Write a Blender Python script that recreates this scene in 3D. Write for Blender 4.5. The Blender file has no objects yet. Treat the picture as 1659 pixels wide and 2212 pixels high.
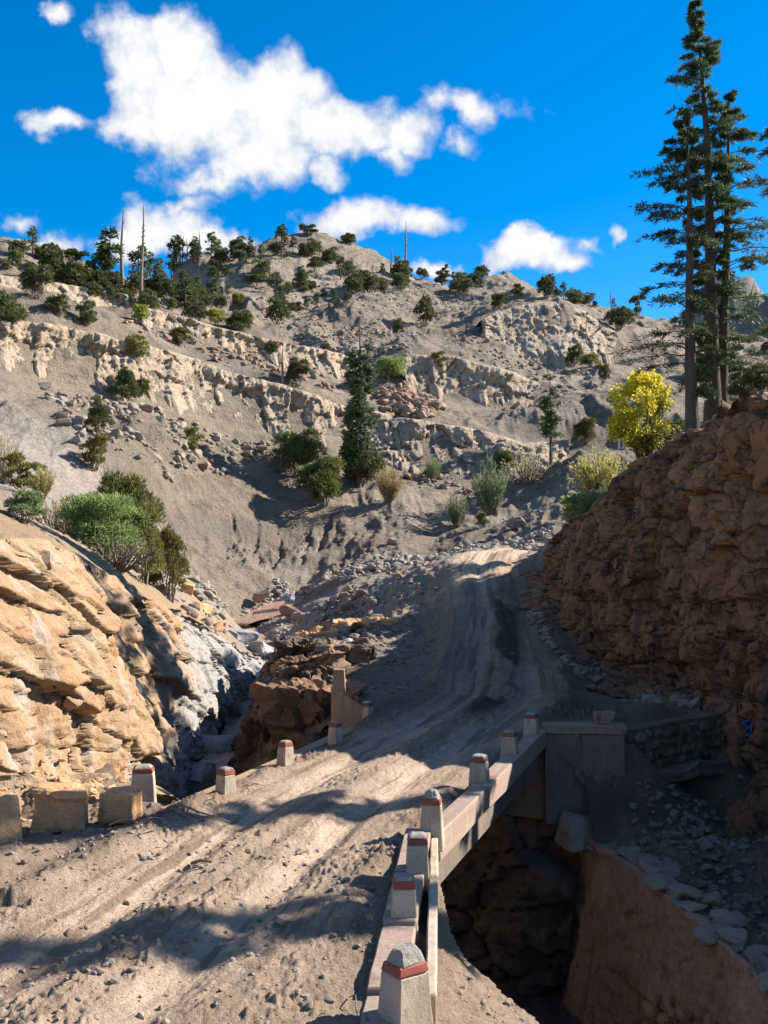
import bpy, bmesh, math, random
import numpy as np
from mathutils import Vector, Matrix, noise as mnoise
R = math.radians
scene = bpy.context.scene
col = scene.collection
# ------------------------------------------------------------------ camera
CAMZ = 4.8
FPX = 2200.0            # focal length in units of a 1659 x 2212 frame
PITCH = math.atan(104 / FPX)
cam_d = bpy.data.cameras.new('camera'); cam = bpy.data.objects.new('camera', cam_d); col.objects.link(cam)
cam_d.sensor_fit = 'AUTO'; cam_d.sensor_width = 36; cam_d.lens = FPX / 2212 * 36
cam_d.clip_start = 0.1; cam_d.clip_end = 6000
cam.location = (0, 0, CAMZ); cam.rotation_euler = (R(90) + PITCH, 0, 0)
scene.camera = cam
# ------------------------------------------------------------------ light
SUN_AZ, SUN_EL = R(70), R(33)      # azimuth clockwise from +Y
SUNDIR = Vector((math.sin(SUN_AZ) * math.cos(SUN_EL), math.cos(SUN_AZ) * math.cos(SUN_EL), math.sin(SUN_EL)))
sd = bpy.data.lights.new('sun', 'SUN'); sd.energy = 5.0; sd.angle = R(0.5); sd.color = (1.0, 0.93, 0.83)
so = bpy.data.objects.new('sun', sd); col.objects.link(so)
so.rotation_euler = (-SUNDIR).to_track_quat('-Z', 'Y').to_euler(); so.location = (60, 40, 80)
scene.view_settings.view_transform = 'Standard'; scene.view_settings.look = 'None'
scene.view_settings.exposure = 1.4; scene.view_settings.gamma = 1
world = bpy.data.worlds.new('World'); scene.world = world; world.use_nodes = True

scene.cycles.max_bounces = 4; scene.cycles.diffuse_bounces = 3; scene.cycles.glossy_bounces = 1; scene.cycles.transmission_bounces = 2; scene.cycles.transparent_max_bounces = 4
world.cycles.sampling_method = 'MANUAL'; world.cycles.sample_map_resolution = 512

class NT:
    """small helper for node trees"""
    def __init__(s, tree): s.t = tree
    def n(s, typ, **kw):
        nd = s.t.nodes.new(typ)
        for k, v in kw.items():
            if k.startswith('i_'):
                key = k[2:]
                key = int(key) if key.isdigit() else key.replace('_', ' ')
                nd.inputs[key].default_value = v
            else: setattr(nd, k, v)
        return nd
    def l(s, a, b): s.t.links.new(a, b)
    def math(s, op, a, b=None, c=None, clamp=False):
        nd = s.t.nodes.new('ShaderNodeMath'); nd.operation = op; nd.use_clamp = clamp
        for i, v in enumerate((a, b, c)):
            if v is None: continue
            if isinstance(v, (int, float)): nd.inputs[i].default_value = v
            else: s.l(v, nd.inputs[i])
        return nd.outputs[0]
    def vmath(s, op, a, b=None, out=0):
        nd = s.t.nodes.new('ShaderNodeVectorMath'); nd.operation = op
        for i, v in enumerate((a, b)):
            if v is None: continue
            if isinstance(v, (tuple, list)): nd.inputs[i].default_value = v
            else: s.l(v, nd.inputs[i])
        return nd.outputs[out]
    def mix(s, f, a, b, typ='MIX'):
        nd = s.t.nodes.new('ShaderNodeMix'); nd.data_type = 'RGBA'; nd.blend_type = typ
        for i, v in ((0, f), (6, a), (7, b)):
            if isinstance(v, (int, float)): nd.inputs[i].default_value = v
            elif isinstance(v, (tuple, list)): nd.inputs[i].default_value = tuple(v) + ((1,) if len(v) == 3 else ())
            else: s.l(v, nd.inputs[i])
        return nd.outputs[2]
    def ramp(s, f, lo, hi):
        nd = s.t.nodes.new('ShaderNodeMapRange'); nd.clamp = True; nd.interpolation_type = 'SMOOTHSTEP'
        s.l(f, nd.inputs[0]); nd.inputs[1].default_value = lo; nd.inputs[2].default_value = hi
        return nd.outputs[0]

def build_world():
    t = NT(world.node_tree); t.t.nodes.clear()
    sky = t.n('ShaderNodeTexSky', sky_type='NISHITA', sun_disc=False, sun_elevation=SUN_EL, sun_rotation=SUN_AZ,
              altitude=1800, air_density=1.0, dust_density=0.7, ozone_density=2.2)
    hs = t.n('ShaderNodeHueSaturation'); hs.inputs['Saturation'].default_value = 1.5
    t.l(sky.outputs[0], hs.inputs['Color'])
    tc = t.n('ShaderNodeTexCoord'); d = tc.outputs['Generated']
    sx = t.n('ShaderNodeSeparateXYZ'); t.l(d, sx.inputs[0])
    az = t.math('ARCTAN2', sx.outputs[0], sx.outputs[1]); el = t.math('ARCSINE', sx.outputs[2])
    cb = t.n('ShaderNodeCombineXYZ'); t.l(az, cb.inputs[0]); t.l(el, cb.inputs[1])
    n1 = t.n('ShaderNodeTexNoise', i_Scale=13.0, i_Detail=6.0, i_Roughness=0.55); t.l(cb.outputs[0], n1.inputs['Vector'])
    n2 = t.n('ShaderNodeTexNoise', i_Scale=40.0, i_Detail=5.0, i_Roughness=0.6); t.l(cb.outputs[0], n2.inputs['Vector'])
    off = t.vmath('SUBTRACT', n1.outputs['Color'], (0.5, 0.5, 0.5))
    off = t.vmath('MULTIPLY', off, (0.09, 0.07, 0.0))
    p = t.vmath('ADD', cb.outputs[0], off)
    def ang(u, v):
        x = (u - 829.5) / FPX; y = (1106 - v) / FPX
        ry = math.cos(PITCH) - y * math.sin(PITCH); rz = math.sin(PITCH) + y * math.cos(PITCH)
        return math.atan2(x, ry), math.atan2(rz, math.hypot(x, ry))
    # clouds of the sky: (u, v, half width, half height, weight)
    blobs = [(290, 120, 120, 95, 1.25), (400, 130, 130, 110, 1.35), (420, 225, 230, 130, 1.5), (570, 215, 180, 130, 1.45), (330, 270, 130, 80, 1.1),
             (560, 310, 180, 85, 1.15), (650, 180, 90, 70, 1.05), (730, 258, 180, 85, 1.2), (860, 268, 120, 55, 1.05), (700, 370, 70, 45, .85), (850, 325, 60, 35, .6),
             (130, 262, 90, 34, .85), (1040, 245, 50, 42, .62), (1000, 310, 50, 25, .4), (130, 18, 45, 30, .8),
             (340, 475, 150, 80, 1.25), (270, 500, 90, 60, 1.1), (430, 505, 130, 55, 1.15), (390, 420, 110, 30, .62), (135, 505, 48, 45, .9), (520, 500, 80, 34, .8),
             (760, 465, 180, 55, 1.05), (900, 462, 120, 48, 1.05), (690, 480, 90, 50, .8), (1140, 515, 125, 58, 1.35), (1200, 525, 80, 40, .9), (1245, 500, 50, 22, .6),
             (1330, 478, 30, 16, .68), (930, 580, 90, 26, .9), (45, 445, 60, 24, .45), (440, 380, 150, 40, .6), (1010, 225, 150, 26, .3),
             (-700, 300, 260, 120, 1.1), (-1300, 180, 240, 90, 1.0), (2500, 400, 260, 90, 1.1), (3300, 150, 260, 110, 1.0), (-400, 480, 160, 60, .9), (2050, 250, 130, 50, .9)]
    dens = None
    for (u, v, w, h, k) in blobs:
        a, e = ang(max(-1500, min(u, 3300)), v + 16)
        q = t.vmath('SUBTRACT', p, (a, e, 0))
        q = t.vmath('MULTIPLY', q, (FPX / w / .9, FPX / h / .9, 0))
        ln = t.vmath('LENGTH', q, out=1)
        m = t.math('MULTIPLY_ADD', ln, -k, k)
        dens = m if dens is None else t.math('SMOOTH_MAX', dens, m, 0.12)
    d2 = t.math('MULTIPLY_ADD', n1.outputs['Fac'], 1.3, -0.66)
    d3 = t.math('MULTIPLY_ADD', n2.outputs['Fac'], 0.7, -0.37)
    dd = t.math('ADD', t.math('ADD', dens, d2), d3)
    mask = t.ramp(dd, -0.06, 0.5)
    # broken cumulus added over the unseen sky, its white fill neutralises the shade
    n3 = t.n('ShaderNodeTexNoise', i_Scale=3.2, i_Detail=6.0, i_Roughness=0.55); t.l(d, n3.inputs['Vector'])
    rest = t.math('MAXIMUM', t.ramp(t.math('ABSOLUTE', az), .45, .6), t.ramp(el, .58, .7))
    mask = t.math('MAXIMUM', mask, t.math('MULTIPLY', rest, t.math('MULTIPLY', t.ramp(n3.outputs['Fac'], .52, .62), t.ramp(el, 0.0, .1))))
    lightness = t.ramp(t.math('ADD', dd, t.math('MULTIPLY_ADD', n2.outputs['Fac'], 1.4, -0.7)), 0.1, 0.95)
    ccol = t.mix(lightness, (3.1, 3.4, 4.0), (4.8, 4.75, 4.8))
    out = t.mix(mask, hs.outputs[0], ccol)
    bg = t.n('ShaderNodeBackground', i_Strength=0.082); t.l(out, bg.inputs[0])
    wo = t.n('ShaderNodeOutputWorld'); t.l(bg.outputs[0], wo.inputs[0])
build_world()

# ------------------------------------------------------------------ maths helpers
def P(u, v, d):
    """point at forward distance d seen at frame position (u, v)"""
    x = (u - 829.5) / FPX; y = (1106 - v) / FPX
    ry = math.cos(PITCH) - y * math.sin(PITCH); rz = math.sin(PITCH) + y * math.cos(PITCH)
    return (x / ry * d, d, CAMZ + rz / ry * d)

def _h(ix, iy, iz, seed):
    h = (ix.astype(np.int64) * 374761393 + iy.astype(np.int64) * 668265263 + iz.astype(np.int64) * 2147483647 + seed * 1274126177) & 0xFFFFFFFF
    h = ((h ^ (h >> 13)) * 1274126177) & 0xFFFFFFFF
    h = ((h ^ (h >> 16)) * 2246822519) & 0xFFFFFFFF
    return (h ^ (h >> 15)) & 0xFFFFFFFF
def hrand(ix, iy, seed):
    ix = np.asarray(ix); iy = np.asarray(iy)
    return _h(ix, iy, np.zeros_like(ix), seed) / 4294967295.0
def sm(t): return t * t * t * (t * (t * 6 - 15) + 10)
def n2d(x, y, seed=0):
    ix = np.floor(x); iy = np.floor(y); fx = x - ix; fy = y - iy; u = sm(fx); v = sm(fy)
    def g(dx, dy):
        a = _h(ix + dx, iy + dy, np.zeros_like(ix), seed) * (2 * np.pi / 4294967296.0)
        return np.cos(a) * (fx - dx) + np.sin(a) * (fy - dy)
    a = g(0, 0); b = g(1, 0); c = g(0, 1); d = g(1, 1)
    return (a + (b - a) * u + (c - a) * v + (a - b - c + d) * u * v) * 1.5
def fbm(x, y, o=4, seed=0, gain=.5, ridged=False):
    s = 0; a = 1; f = 1; t = 0
    for k in range(o):
        n = n2d(x * f + 17.3 * k, y * f - 9.1 * k, seed + k)
        s = s + a * ((1 - 2 * np.abs(n)) if ridged else n); t += a; a *= gain; f *= 2.03
    return s / t
def n3d(x, y, z, seed=0):
    ix = np.floor(x); iy = np.floor(y); iz = np.floor(z); fx = x - ix; fy = y - iy; fz = z - iz
    u = sm(fx); v = sm(fy); w = sm(fz)
    def g(dx, dy, dz):
        h = _h(ix + dx, iy + dy, iz + dz, seed)
        gx = ((h & 1023) / 511.5 - 1); gy = (((h >> 10) & 1023) / 511.5 - 1); gz = (((h >> 20) & 1023) / 511.5 - 1)
        return gx * (fx - dx) + gy * (fy - dy) + gz * (fz - dz)
    def L(a, b, t): return a + (b - a) * t
    return L(L(L(g(0, 0, 0), g(1, 0, 0), u), L(g(0, 1, 0), g(1, 1, 0), u), v), L(L(g(0, 0, 1), g(1, 0, 1), u), L(g(0, 1, 1), g(1, 1, 1), u), v), w) * 1.2
def fbm3(x, y, z, o=4, seed=0, gain=.5):
    s = 0; a = 1; f = 1; t = 0
    for k in range(o):
        s = s + a * n3d(x * f + 3.1 * k, y * f, z * f - 7.7 * k, seed + k); t += a; a *= gain; f *= 2.03
    return s / t
def worley(x, y, seed=0):
    """cell id hash, F1, F2-F1"""
    ix = np.floor(x); iy = np.floor(y)
    f1 = np.full(x.shape, 9.0); f2 = np.full(x.shape, 9.0); cid = np.zeros(x.shape)
    for dx in (-1, 0, 1):
        for dy in (-1, 0, 1):
            cx = ix + dx; cy = iy + dy
            px = cx + hrand(cx, cy, seed); py = cy + hrand(cx, cy, seed + 7)
            d = np.hypot(px - x, py - y); idv = hrand(cx, cy, seed + 13)
            m = d < f1
            f2 = np.where(m, f1, np.minimum(f2, d)); cid = np.where(m, idv, cid); f1 = np.where(m, d, f1)
    return cid, f1, f2 - f1
def ss(a, b, x):
    t = np.clip((x - a) / (b - a), 0, 1); return t * t * (3 - 2 * t)

# ------------------------------------------------------------------ object helpers
def tag(o, label=None, cat=None, group=None, kind=None):
    for k, v in (('label', label), ('category', cat), ('group', group), ('kind', kind)):
        if v: o[k] = v
    return o
def empty(name, loc=(0, 0, 0), rz=0.0, s=1.0):
    o = bpy.data.objects.new(name, None); col.objects.link(o); o.location = loc; o.rotation_euler = (0, 0, rz)
    o.scale = (s, s, s) if isinstance(s, (int, float)) else s
    o.empty_display_size = 0.2
    return o
def link(name, me, parent=None, m=None):
    o = bpy.data.objects.new(name, me); col.objects.link(o)
    if parent is not None: o.parent = parent
    if m is not None and len(me.materials) == 0: me.materials.append(m)
    return o
def mesh_np(name, v, f, smooth=True):
    """v (n,3), f (m,k) with constant k"""
    v = np.ascontiguousarray(v, dtype=np.float32); f = np.ascontiguousarray(f, dtype=np.int32)
    me = bpy.data.meshes.new(name); k = f.shape[1]
    me.vertices.add(len(v)); me.vertices.foreach_set('co', v.ravel())
    me.loops.add(f.size); me.loops.foreach_set('vertex_index', f.ravel())
    me.polygons.add(len(f)); me.polygons.foreach_set('loop_start', np.arange(0, f.size, k, dtype=np.int32))
    me.polygons.foreach_set('loop_total', np.full(len(f), k, dtype=np.int32))
    if smooth: me.polygons.foreach_set('use_smooth', np.ones(len(f), dtype=bool))
    me.update(calc_edges=True)
    return me
def add_attr(me, name, rgb):
    a = me.attributes.new(name, 'FLOAT_COLOR', 'POINT')
    c = np.ones((len(me.vertices), 4), dtype=np.float32); c[:, :3] = rgb; a.data.foreach_set('color', c.ravel())
def grid_faces(nr, nc, keep=None):
    i = np.arange(nr * nc).reshape(nr, nc)
    f = np.stack([i[:-1, :-1], i[:-1, 1:], i[1:, 1:], i[1:, :-1]], -1).reshape(-1, 4)
    if keep is not None: f = f[keep.reshape(-1)]
    return f
def in_poly(x, y, poly):
    ins = np.zeros(x.shape, bool); n = len(poly)
    for i in range(n):
        x1, y1 = poly[i]; x2, y2 = poly[(i + 1) % n]
        c = ((y1 > y) != (y2 > y)) & (x < (x2 - x1) * (y - y1) / (y2 - y1 + 1e-12) + x1)
        ins ^= c
    return ins
def poly_dist(x, y, pts):
    """distance, signed side, arc position to an open polyline"""
    best = np.full(x.shape, 1e9); arc = np.zeros(x.shape); side = np.zeros(x.shape); a0 = 0
    for (x1, y1), (x2, y2) in zip(pts[:-1], pts[1:]):
        dx, dy = x2 - x1, y2 - y1; L = math.hypot(dx, dy)
        t = np.clip(((x - x1) * dx + (y - y1) * dy) / (L * L), 0, 1)
        d = np.hypot(x - x1 - t * dx, y - y1 - t * dy); m = d < best
        sd_ = ((x - x1) * dy - (y - y1) * dx) / L
        best = np.where(m, d, best); arc = np.where(m, a0 + t * L, arc); side = np.where(m, sd_, side); a0 += L
    return best, side, arc
def resample(pts, n):
    p = np.array(pts, float); d = np.r_[0, np.cumsum(np.linalg.norm(np.diff(p, axis=0), axis=1))]
    t = np.linspace(0, d[-1], n)
    return np.stack([np.interp(t, d, p[:, k]) for k in range(p.shape[1])], 1)
# ------------------------------------------------------------------ materials
MATS = {}
def new_mat(name):
    m = bpy.data.materials.new(name); m.use_nodes = True; t = NT(m.node_tree); t.t.nodes.clear()
    out = t.n('ShaderNodeOutputMaterial'); b = t.n('ShaderNodeBsdfPrincipled'); t.l(b.outputs[0], out.inputs[0])
    b.inputs['Roughness'].default_value = 0.9; b.inputs['Specular IOR Level'].default_value = 0.25
    MATS[name] = m
    return m, t, b, out
def noise(t, vec, scale, det=5, rough=.6, dist=0.0):
    n = t.n('ShaderNodeTexNoise', i_Scale=scale, i_Detail=det, i_Roughness=rough, i_Distortion=dist)
    if vec is not None: t.l(vec, n.inputs['Vector'])
    return n.outputs['Fac']
def bump(t, b, h, strength=.6, dist=.05, prev=None):
    n = t.n('ShaderNodeBump', i_Strength=strength, i_Distance=dist); t.l(h, n.inputs['Height'])
    if prev is not None: t.l(prev, n.inputs['Normal'])
    if b is not None: t.l(n.outputs[0], b.inputs['Normal'])
    return n.outputs[0]
def rock_mat(name, c1, c2, c3, s=1.0, strata=0.0, stain=None, rough=.9, bstr=.8, bdist=.06, tilt=0.0, vor=0.0, far_grey=None, dark=(.56, .74)):
    """c1 main, c2 variation, c3 dark cracks / weathering"""
    m, t, b, out = new_mat(name)
    g = t.n('ShaderNodeNewGeometry'); pos = g.outputs['Position']
    big = noise(t, pos, .35 * s, 4); mid = noise(t, pos, 1.7 * s, 6, .65); fine = noise(t, pos, 11 * s, 6, .7)
    c = t.mix(t.ramp(big, .38, .62), c1, c2)
    c = t.mix(t.ramp(mid, *dark), c, c3)
    st_h = None
    if strata:
        mp = t.n('ShaderNodeMapping'); mp.inputs['Rotation'].default_value = (0, tilt, 0); mp.inputs['Scale'].default_value = (.25, .25, 3.2)
        t.l(pos, mp.inputs[0]); st = noise(t, mp.outputs[0], 1.2 * s, 5, .6, .4); st_h = st
        c = t.mix(t.math('MULTIPLY', t.ramp(st, .5, .68), strata), c, c3)
        c = t.mix(t.math('MULTIPLY', t.ramp(st, .48, .3), strata * .6), c, tuple(min(1, x * 1.25) for x in c2))
    if stain:
        mp = t.n('ShaderNodeMapping'); mp.inputs['Scale'].default_value = (1.3, 1.3, .16); t.l(pos, mp.inputs[0])
        sn = noise(t, mp.outputs[0], 1.0 * s, 4, .6)
        c = t.mix(t.math('MULTIPLY', t.ramp(sn, .52, .66), .8), c, stain)
    if far_grey:      # water-worn pale grey rock upstream
        sx = t.n('ShaderNodeSeparateXYZ'); t.l(pos, sx.inputs[0])
        fy = t.math('ADD', sx.outputs[1], t.math('MULTIPLY_ADD', mid, 14.0, -7.0)); fy = t.math('SUBTRACT', fy, t.math('MULTIPLY', sx.outputs[2], 2.2))
        c = t.mix(t.math('MULTIPLY', t.ramp(fy, 33, 42), .9), c, far_grey)
    f2 = t.math('MULTIPLY_ADD', fine, .86, .31)
    cc = t.n('ShaderNodeCombineXYZ'); [t.l(f2, cc.inputs[i]) for i in range(3)]
    c = t.mix(1.0, c, cc.outputs[0], 'MULTIPLY')
    t.l(c, b.inputs['Base Color']); b.inputs['Roughness'].default_value = rough
    h = t.math('ADD', t.math('MULTIPLY', mid, 1.6), fine)
    if st_h is not None: h = t.math('ADD', h, t.math('MULTIPLY', st_h, strata * 1.5))
    if vor:
        v = t.n('ShaderNodeTexVoronoi', feature='DISTANCE_TO_EDGE', i_Scale=vor); t.l(pos, v.inputs['Vector'])
        h = t.math('ADD', h, t.math('MULTIPLY', t.ramp(v.outputs[0], 0, .09), .8))
    bump(t, b, h, bstr, bdist)
    return m
def ground_mat():
    """attribute surf: R dusty packed track, G loose stones, B damp mud and plainly darkened ground; pale grey-brown soil elsewhere"""
    m, t, b, out = new_mat('ground')
    g = t.n('ShaderNodeNewGeometry'); pos = g.outputs['Position']
    a = t.n('ShaderNodeAttribute', attribute_name='surf'); sp = t.n('ShaderNodeSeparateColor'); t.l(a.outputs['Color'], sp.inputs[0])
    tr, gr, dark_soil = sp.outputs[0], sp.outputs[1], sp.outputs[2]
    big = noise(t, pos, .22, 4); mid = noise(t, pos, 1.6, 6, .65); fine = noise(t, pos, 14, 7, .72); vf = noise(t, pos, 60, 3, .6)
    c = t.mix(t.ramp(big, .35, .65), (.34, .24, .165), (.47, .35, .25))
    c = t.mix(t.math('MULTIPLY', t.ramp(mid, .5, .72), .55), c, (.20, .15, .11))
    ct = t.mix(t.ramp(mid, .3, .7), (.82, .61, .445), (.62, .45, .32))
    a2 = t.n('ShaderNodeAttribute', attribute_name='surf2'); sp2 = t.n('ShaderNodeSeparateColor'); t.l(a2.outputs['Color'], sp2.inputs[0]); stk = sp2.outputs[2]
    ct = t.mix(t.math('MULTIPLY', t.ramp(stk, .5, .72), .8), ct, (.27, .195, .135))
    c = t.mix(tr, c, ct)
    v = t.n('ShaderNodeTexVoronoi', i_Scale=3.6, i_Randomness=1.0); t.l(pos, v.inputs['Vector'])
    vc = t.n('ShaderNodeSeparateColor'); t.l(v.outputs['Color'], vc.inputs[0])
    cg = t.mix(vc.outputs[0], (.27, .24, .215), (.43, .385, .34))
    c = t.mix(t.math('MULTIPLY', gr, .7), c, cg)
    c = t.mix(t.math('MULTIPLY', sp2.outputs[0], .85), c, (.36, .215, .125)); c = t.mix(t.math('MULTIPLY', sp2.outputs[1], .8), c, (.46, .32, .19))
    c = t.mix(t.math('MULTIPLY', dark_soil, t.ramp(mid, .1, .45)), c, (.085, .062, .047))
    f2 = t.math('MULTIPLY_ADD', fine, 1.05, .23)
    cc = t.n('ShaderNodeCombineXYZ'); [t.l(f2, cc.inputs[i]) for i in range(3)]
    c = t.mix(1.0, c, cc.outputs[0], 'MULTIPLY')
    t.l(c, b.inputs['Base Color']); b.inputs['Roughness'].default_value = .95
    h1 = bump(t, None, t.math('ADD', t.math('MULTIPLY', t.math('MULTIPLY', stk, tr), 1.2), t.math('ADD', t.math('MULTIPLY', mid, 1.4), t.math('ADD', t.math('MULTIPLY', fine, 1.3), t.math('MULTIPLY', vf, .5)))), 1.0, .09)
    b2 = t.n('ShaderNodeBump', i_Strength=.6, i_Distance=.08); t.l(t.math('MULTIPLY', t.math('SUBTRACT', 1.0, v.outputs['Distance']), gr), b2.inputs['Height']); t.l(h1, b2.inputs['Normal'])
    t.l(b2.outputs[0], b.inputs['Normal'])
    return m
def hill_mat():
    m, t, b, out = new_mat('hillside')
    g = t.n('ShaderNodeNewGeometry'); pos = g.outputs['Position']
    a = t.n('ShaderNodeAttribute', attribute_name='surf'); sp = t.n('ShaderNodeSeparateColor'); t.l(a.outputs['Color'], sp.inputs[0])
    big = noise(t, pos, .045, 4); mid = noise(t, pos, .5, 7, .68); fine = noise(t, pos, 4.5, 6, .75)
    c = t.mix(t.ramp(big, .36, .64), (.305, .24, .178), (.39, .31, .232))
    c = t.mix(t.math('MULTIPLY', t.ramp(mid, .46, .64), .8), c, (.165, .132, .105))
    mp = t.n('ShaderNodeMapping'); mp.inputs['Scale'].default_value = (.035, .05, 1.0); t.l(pos, mp.inputs[0])
    st = noise(t, mp.outputs[0], .55, 5, .6, .6)
    c = t.mix(t.math('MULTIPLY', t.ramp(st, .54, .66), .45), c, (.45, .37, .29))
    c = t.mix(t.math('MULTIPLY', t.ramp(st, .44, .34), .4), c, (.19, .165, .15))
    c = t.mix(t.math('MULTIPLY', sp.outputs[0], .8), c, (.43, .33, .265))      # reddish mud fans
    c = t.mix(t.math('MULTIPLY', sp.outputs[1], .75), c, (.47, .41, .335))      # pale bare rock
    f2 = t.math('MULTIPLY_ADD', fine, 1.3, .09)
    cc = t.n('ShaderNodeCombineXYZ'); [t.l(f2, cc.inputs[i]) for i in range(3)]
    c = t.mix(1.0, c, cc.outputs[0], 'MULTIPLY')
    t.l(c, b.inputs['Base Color']); b.inputs['Roughness'].default_value = .95
    h = t.math('ADD', t.math('MULTIPLY', mid, 1.2), t.math('ADD', t.math('MULTIPLY', fine, .6), t.math('MULTIPLY', st, .8)))
    bump(t, b, h, 1.0, .8)
    return m
ground_mat(); hill_mat()
rock_mat('tan_cliff', (.42, .25, .128), (.44, .31, .195), (.22, .135, .08), 1.0, .35, (.46, .385, .32), tilt=.25, bdist=.09, far_grey=(.37, .35, .335))
rock_mat('brown_cliff', (.60, .275, .125), (.47, .21, .095), (.12, .078, .056), 1.3, .3, (.22, .15, .11), bdist=.14, bstr=1.0, vor=1.1, dark=(.5, .62))
rock_mat('band_rock', (.56, .43, .305), (.49, .385, .285), (.27, .2, .145), .5, .35, (.37, .33, .29), bdist=.35)
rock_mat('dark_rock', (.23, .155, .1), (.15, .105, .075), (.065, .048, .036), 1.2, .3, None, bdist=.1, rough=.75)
rock_mat('pale_boulder', (.37, .30, .235), (.32, .255, .2), (.22, .17, .13), 2.0, 0, None, bdist=.05)
rock_mat('grey_stone', (.41, .36, .305), (.33, .285, .24), (.2, .17, .145), 3.0, 0, None, bdist=.04)
rock_mat('red_stone', (.40, .27, .19), (.33, .21, .14), (.2, .13, .09), 2.0, 0, None, bdist=.05)
rock_mat('outcrop', (.38, .215, .125), (.29, .165, .1), (.1, .068, .05), 1.2, .3, (.2, .135, .095), bdist=.1)
rock_mat('terrace_stone', (.30, .25, .205), (.23, .19, .155), (.13, .11, .09), 3.0, 0, None, bdist=.04)
rock_mat('sandstone_block', (.68, .40, .2), (.58, .33, .16), (.34, .19, .1), 1.6, .2, None, bdist=.05, bstr=.6)
rock_mat('grey_slab', (.42, .40, .385), (.33, .325, .33), (.22, .215, .22), 1.0, .2, (.30, .305, .33), bdist=.05, rough=.6)
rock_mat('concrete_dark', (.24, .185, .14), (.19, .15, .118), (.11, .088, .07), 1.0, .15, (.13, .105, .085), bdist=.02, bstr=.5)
rock_mat('plaster', (.45, .30, .2), (.37, .245, .165), (.19, .13, .095), 1.2, 0, (.26, .175, .12), bdist=.06, bstr=.6)
rock_mat('concrete_tan', (.42, .28, .17), (.36, .24, .15), (.24, .16, .1), 2.0, 0, (.30, .21, .14), bdist=.015, bstr=.4)
rock_mat('bollard_concrete', (.56, .465, .355), (.45, .355, .26), (.25, .19, .14), 4.0, 0, (.37, .29, .215), bdist=.012, bstr=.5)
rock_mat('broken_concrete', (.47, .43, .38), (.40, .36, .31), (.2, .18, .155), 6.0, 0, None, bdist=.03, bstr=1.0)
rock_mat('red_paint', (.33, .085, .055), (.27, .08, .055), (.30, .18, .13), 5.0, 0, None, bdist=.008, bstr=.5, rough=.7)
rock_mat('pink_paint', (.38, .255, .205), (.36, .275, .215), (.22, .16, .12), 1.6, 0, (.40, .33, .27), bdist=.01, bstr=.4)
rock_mat('far_hill', (.27, .24, .22), (.2, .185, .165), (.1, .105, .075), .06, 0, None, bdist=2)
def bark_mat(name, c1, c2):
    m, t, b, out = new_mat(name)
    tc = t.n('ShaderNodeTexCoord'); mp = t.n('ShaderNodeMapping'); mp.inputs['Scale'].default_value = (6, 6, 1.0); t.l(tc.outputs['Object'], mp.inputs[0])
    n = noise(t, mp.outputs[0], 3, 6, .7); c = t.mix(t.ramp(n, .35, .65), c1, c2); t.l(c, b.inputs['Base Color']); bump(t, b, n, .9, .05)
    return m
bark_mat('bark', (.06, .043, .033), (.12, .088, .066)); bark_mat('dead_wood', (.15, .115, .09), (.27, .215, .17)); bark_mat('twig', (.13, .1, .08), (.22, .17, .13))
def leaf_mat(name, c1, c2, c3, trans=.3, scale=2.0):
    m, t, b, out = new_mat(name)
    g = t.n('ShaderNodeNewGeometry'); oi = t.n('ShaderNodeObjectInfo')
    n = noise(t, g.outputs['Position'], scale, 4, .6)
    c = t.mix(t.ramp(n, .35, .65), c1, c2)
    c = t.mix(t.ramp(g.outputs['Random Per Island'], .45, 1.0), c, c3)
    hv = t.n('ShaderNodeHueSaturation'); t.l(c, hv.inputs['Color']); t.l(t.math('MULTIPLY_ADD', oi.outputs['Random'], .05, .475), hv.inputs['Hue'])
    t.l(t.math('MULTIPLY_ADD', oi.outputs['Random'], .6, .95), hv.inputs['Value'])
    t.l(hv.outputs[0], b.inputs['Base Color']); b.inputs['Roughness'].default_value = .6
    tr = t.n('ShaderNodeBsdfTranslucent'); t.l(hv.outputs[0], tr.inputs[0]); mx = t.n('ShaderNodeMixShader'); mx.inputs[0].default_value = trans
    t.l(b.outputs[0], mx.inputs[1]); t.l(tr.outputs[0], mx.inputs[2]); t.l(mx.outputs[0], out.inputs[0])
    return m
leaf_mat('juniper', (.06, .072, .03), (.085, .09, .034), (.11, .11, .04), .25)
leaf_mat('juniper_bright', (.075, .095, .028), (.105, .118, .034), (.14, .145, .045), .3)
leaf_mat('cedar', (0.051, 0.072, 0.038), (0.075, 0.096, 0.043), (0.109, 0.131, 0.051), .25, 1.0)
leaf_mat('cedar_blue', (0.087, 0.123, 0.072), (0.123, 0.160, 0.087), (0.174, 0.203, 0.102), .25, 1.0)
leaf_mat('willow', (.105, .14, .065), (.14, .17, .08), (.19, .2, .09), .35)
leaf_mat('grey_green', (.14, .175, .058), (.18, .21, .07), (.225, .235, .085), .38)
leaf_mat('olive', (.12, .12, .034), (.16, .15, .045), (.2, .175, .055), .35)
leaf_mat('yellow', (.44, .33, .025), (.50, .32, .02), (.36, .34, .04), .45)
leaf_mat('yellow_pale', (.32, .27, .085), (.38, .30, .10), (.27, .27, .09), .4)
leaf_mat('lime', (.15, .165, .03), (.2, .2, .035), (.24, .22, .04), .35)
leaf_mat('dry_grass', (0.380, 0.310, 0.161), (0.299, 0.253, 0.138), (0.460, 0.380, 0.207), .3)
leaf_mat('broom', (0.196, 0.213, 0.138), (0.253, 0.265, 0.172), (0.149, 0.161, 0.092), .3)
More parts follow.
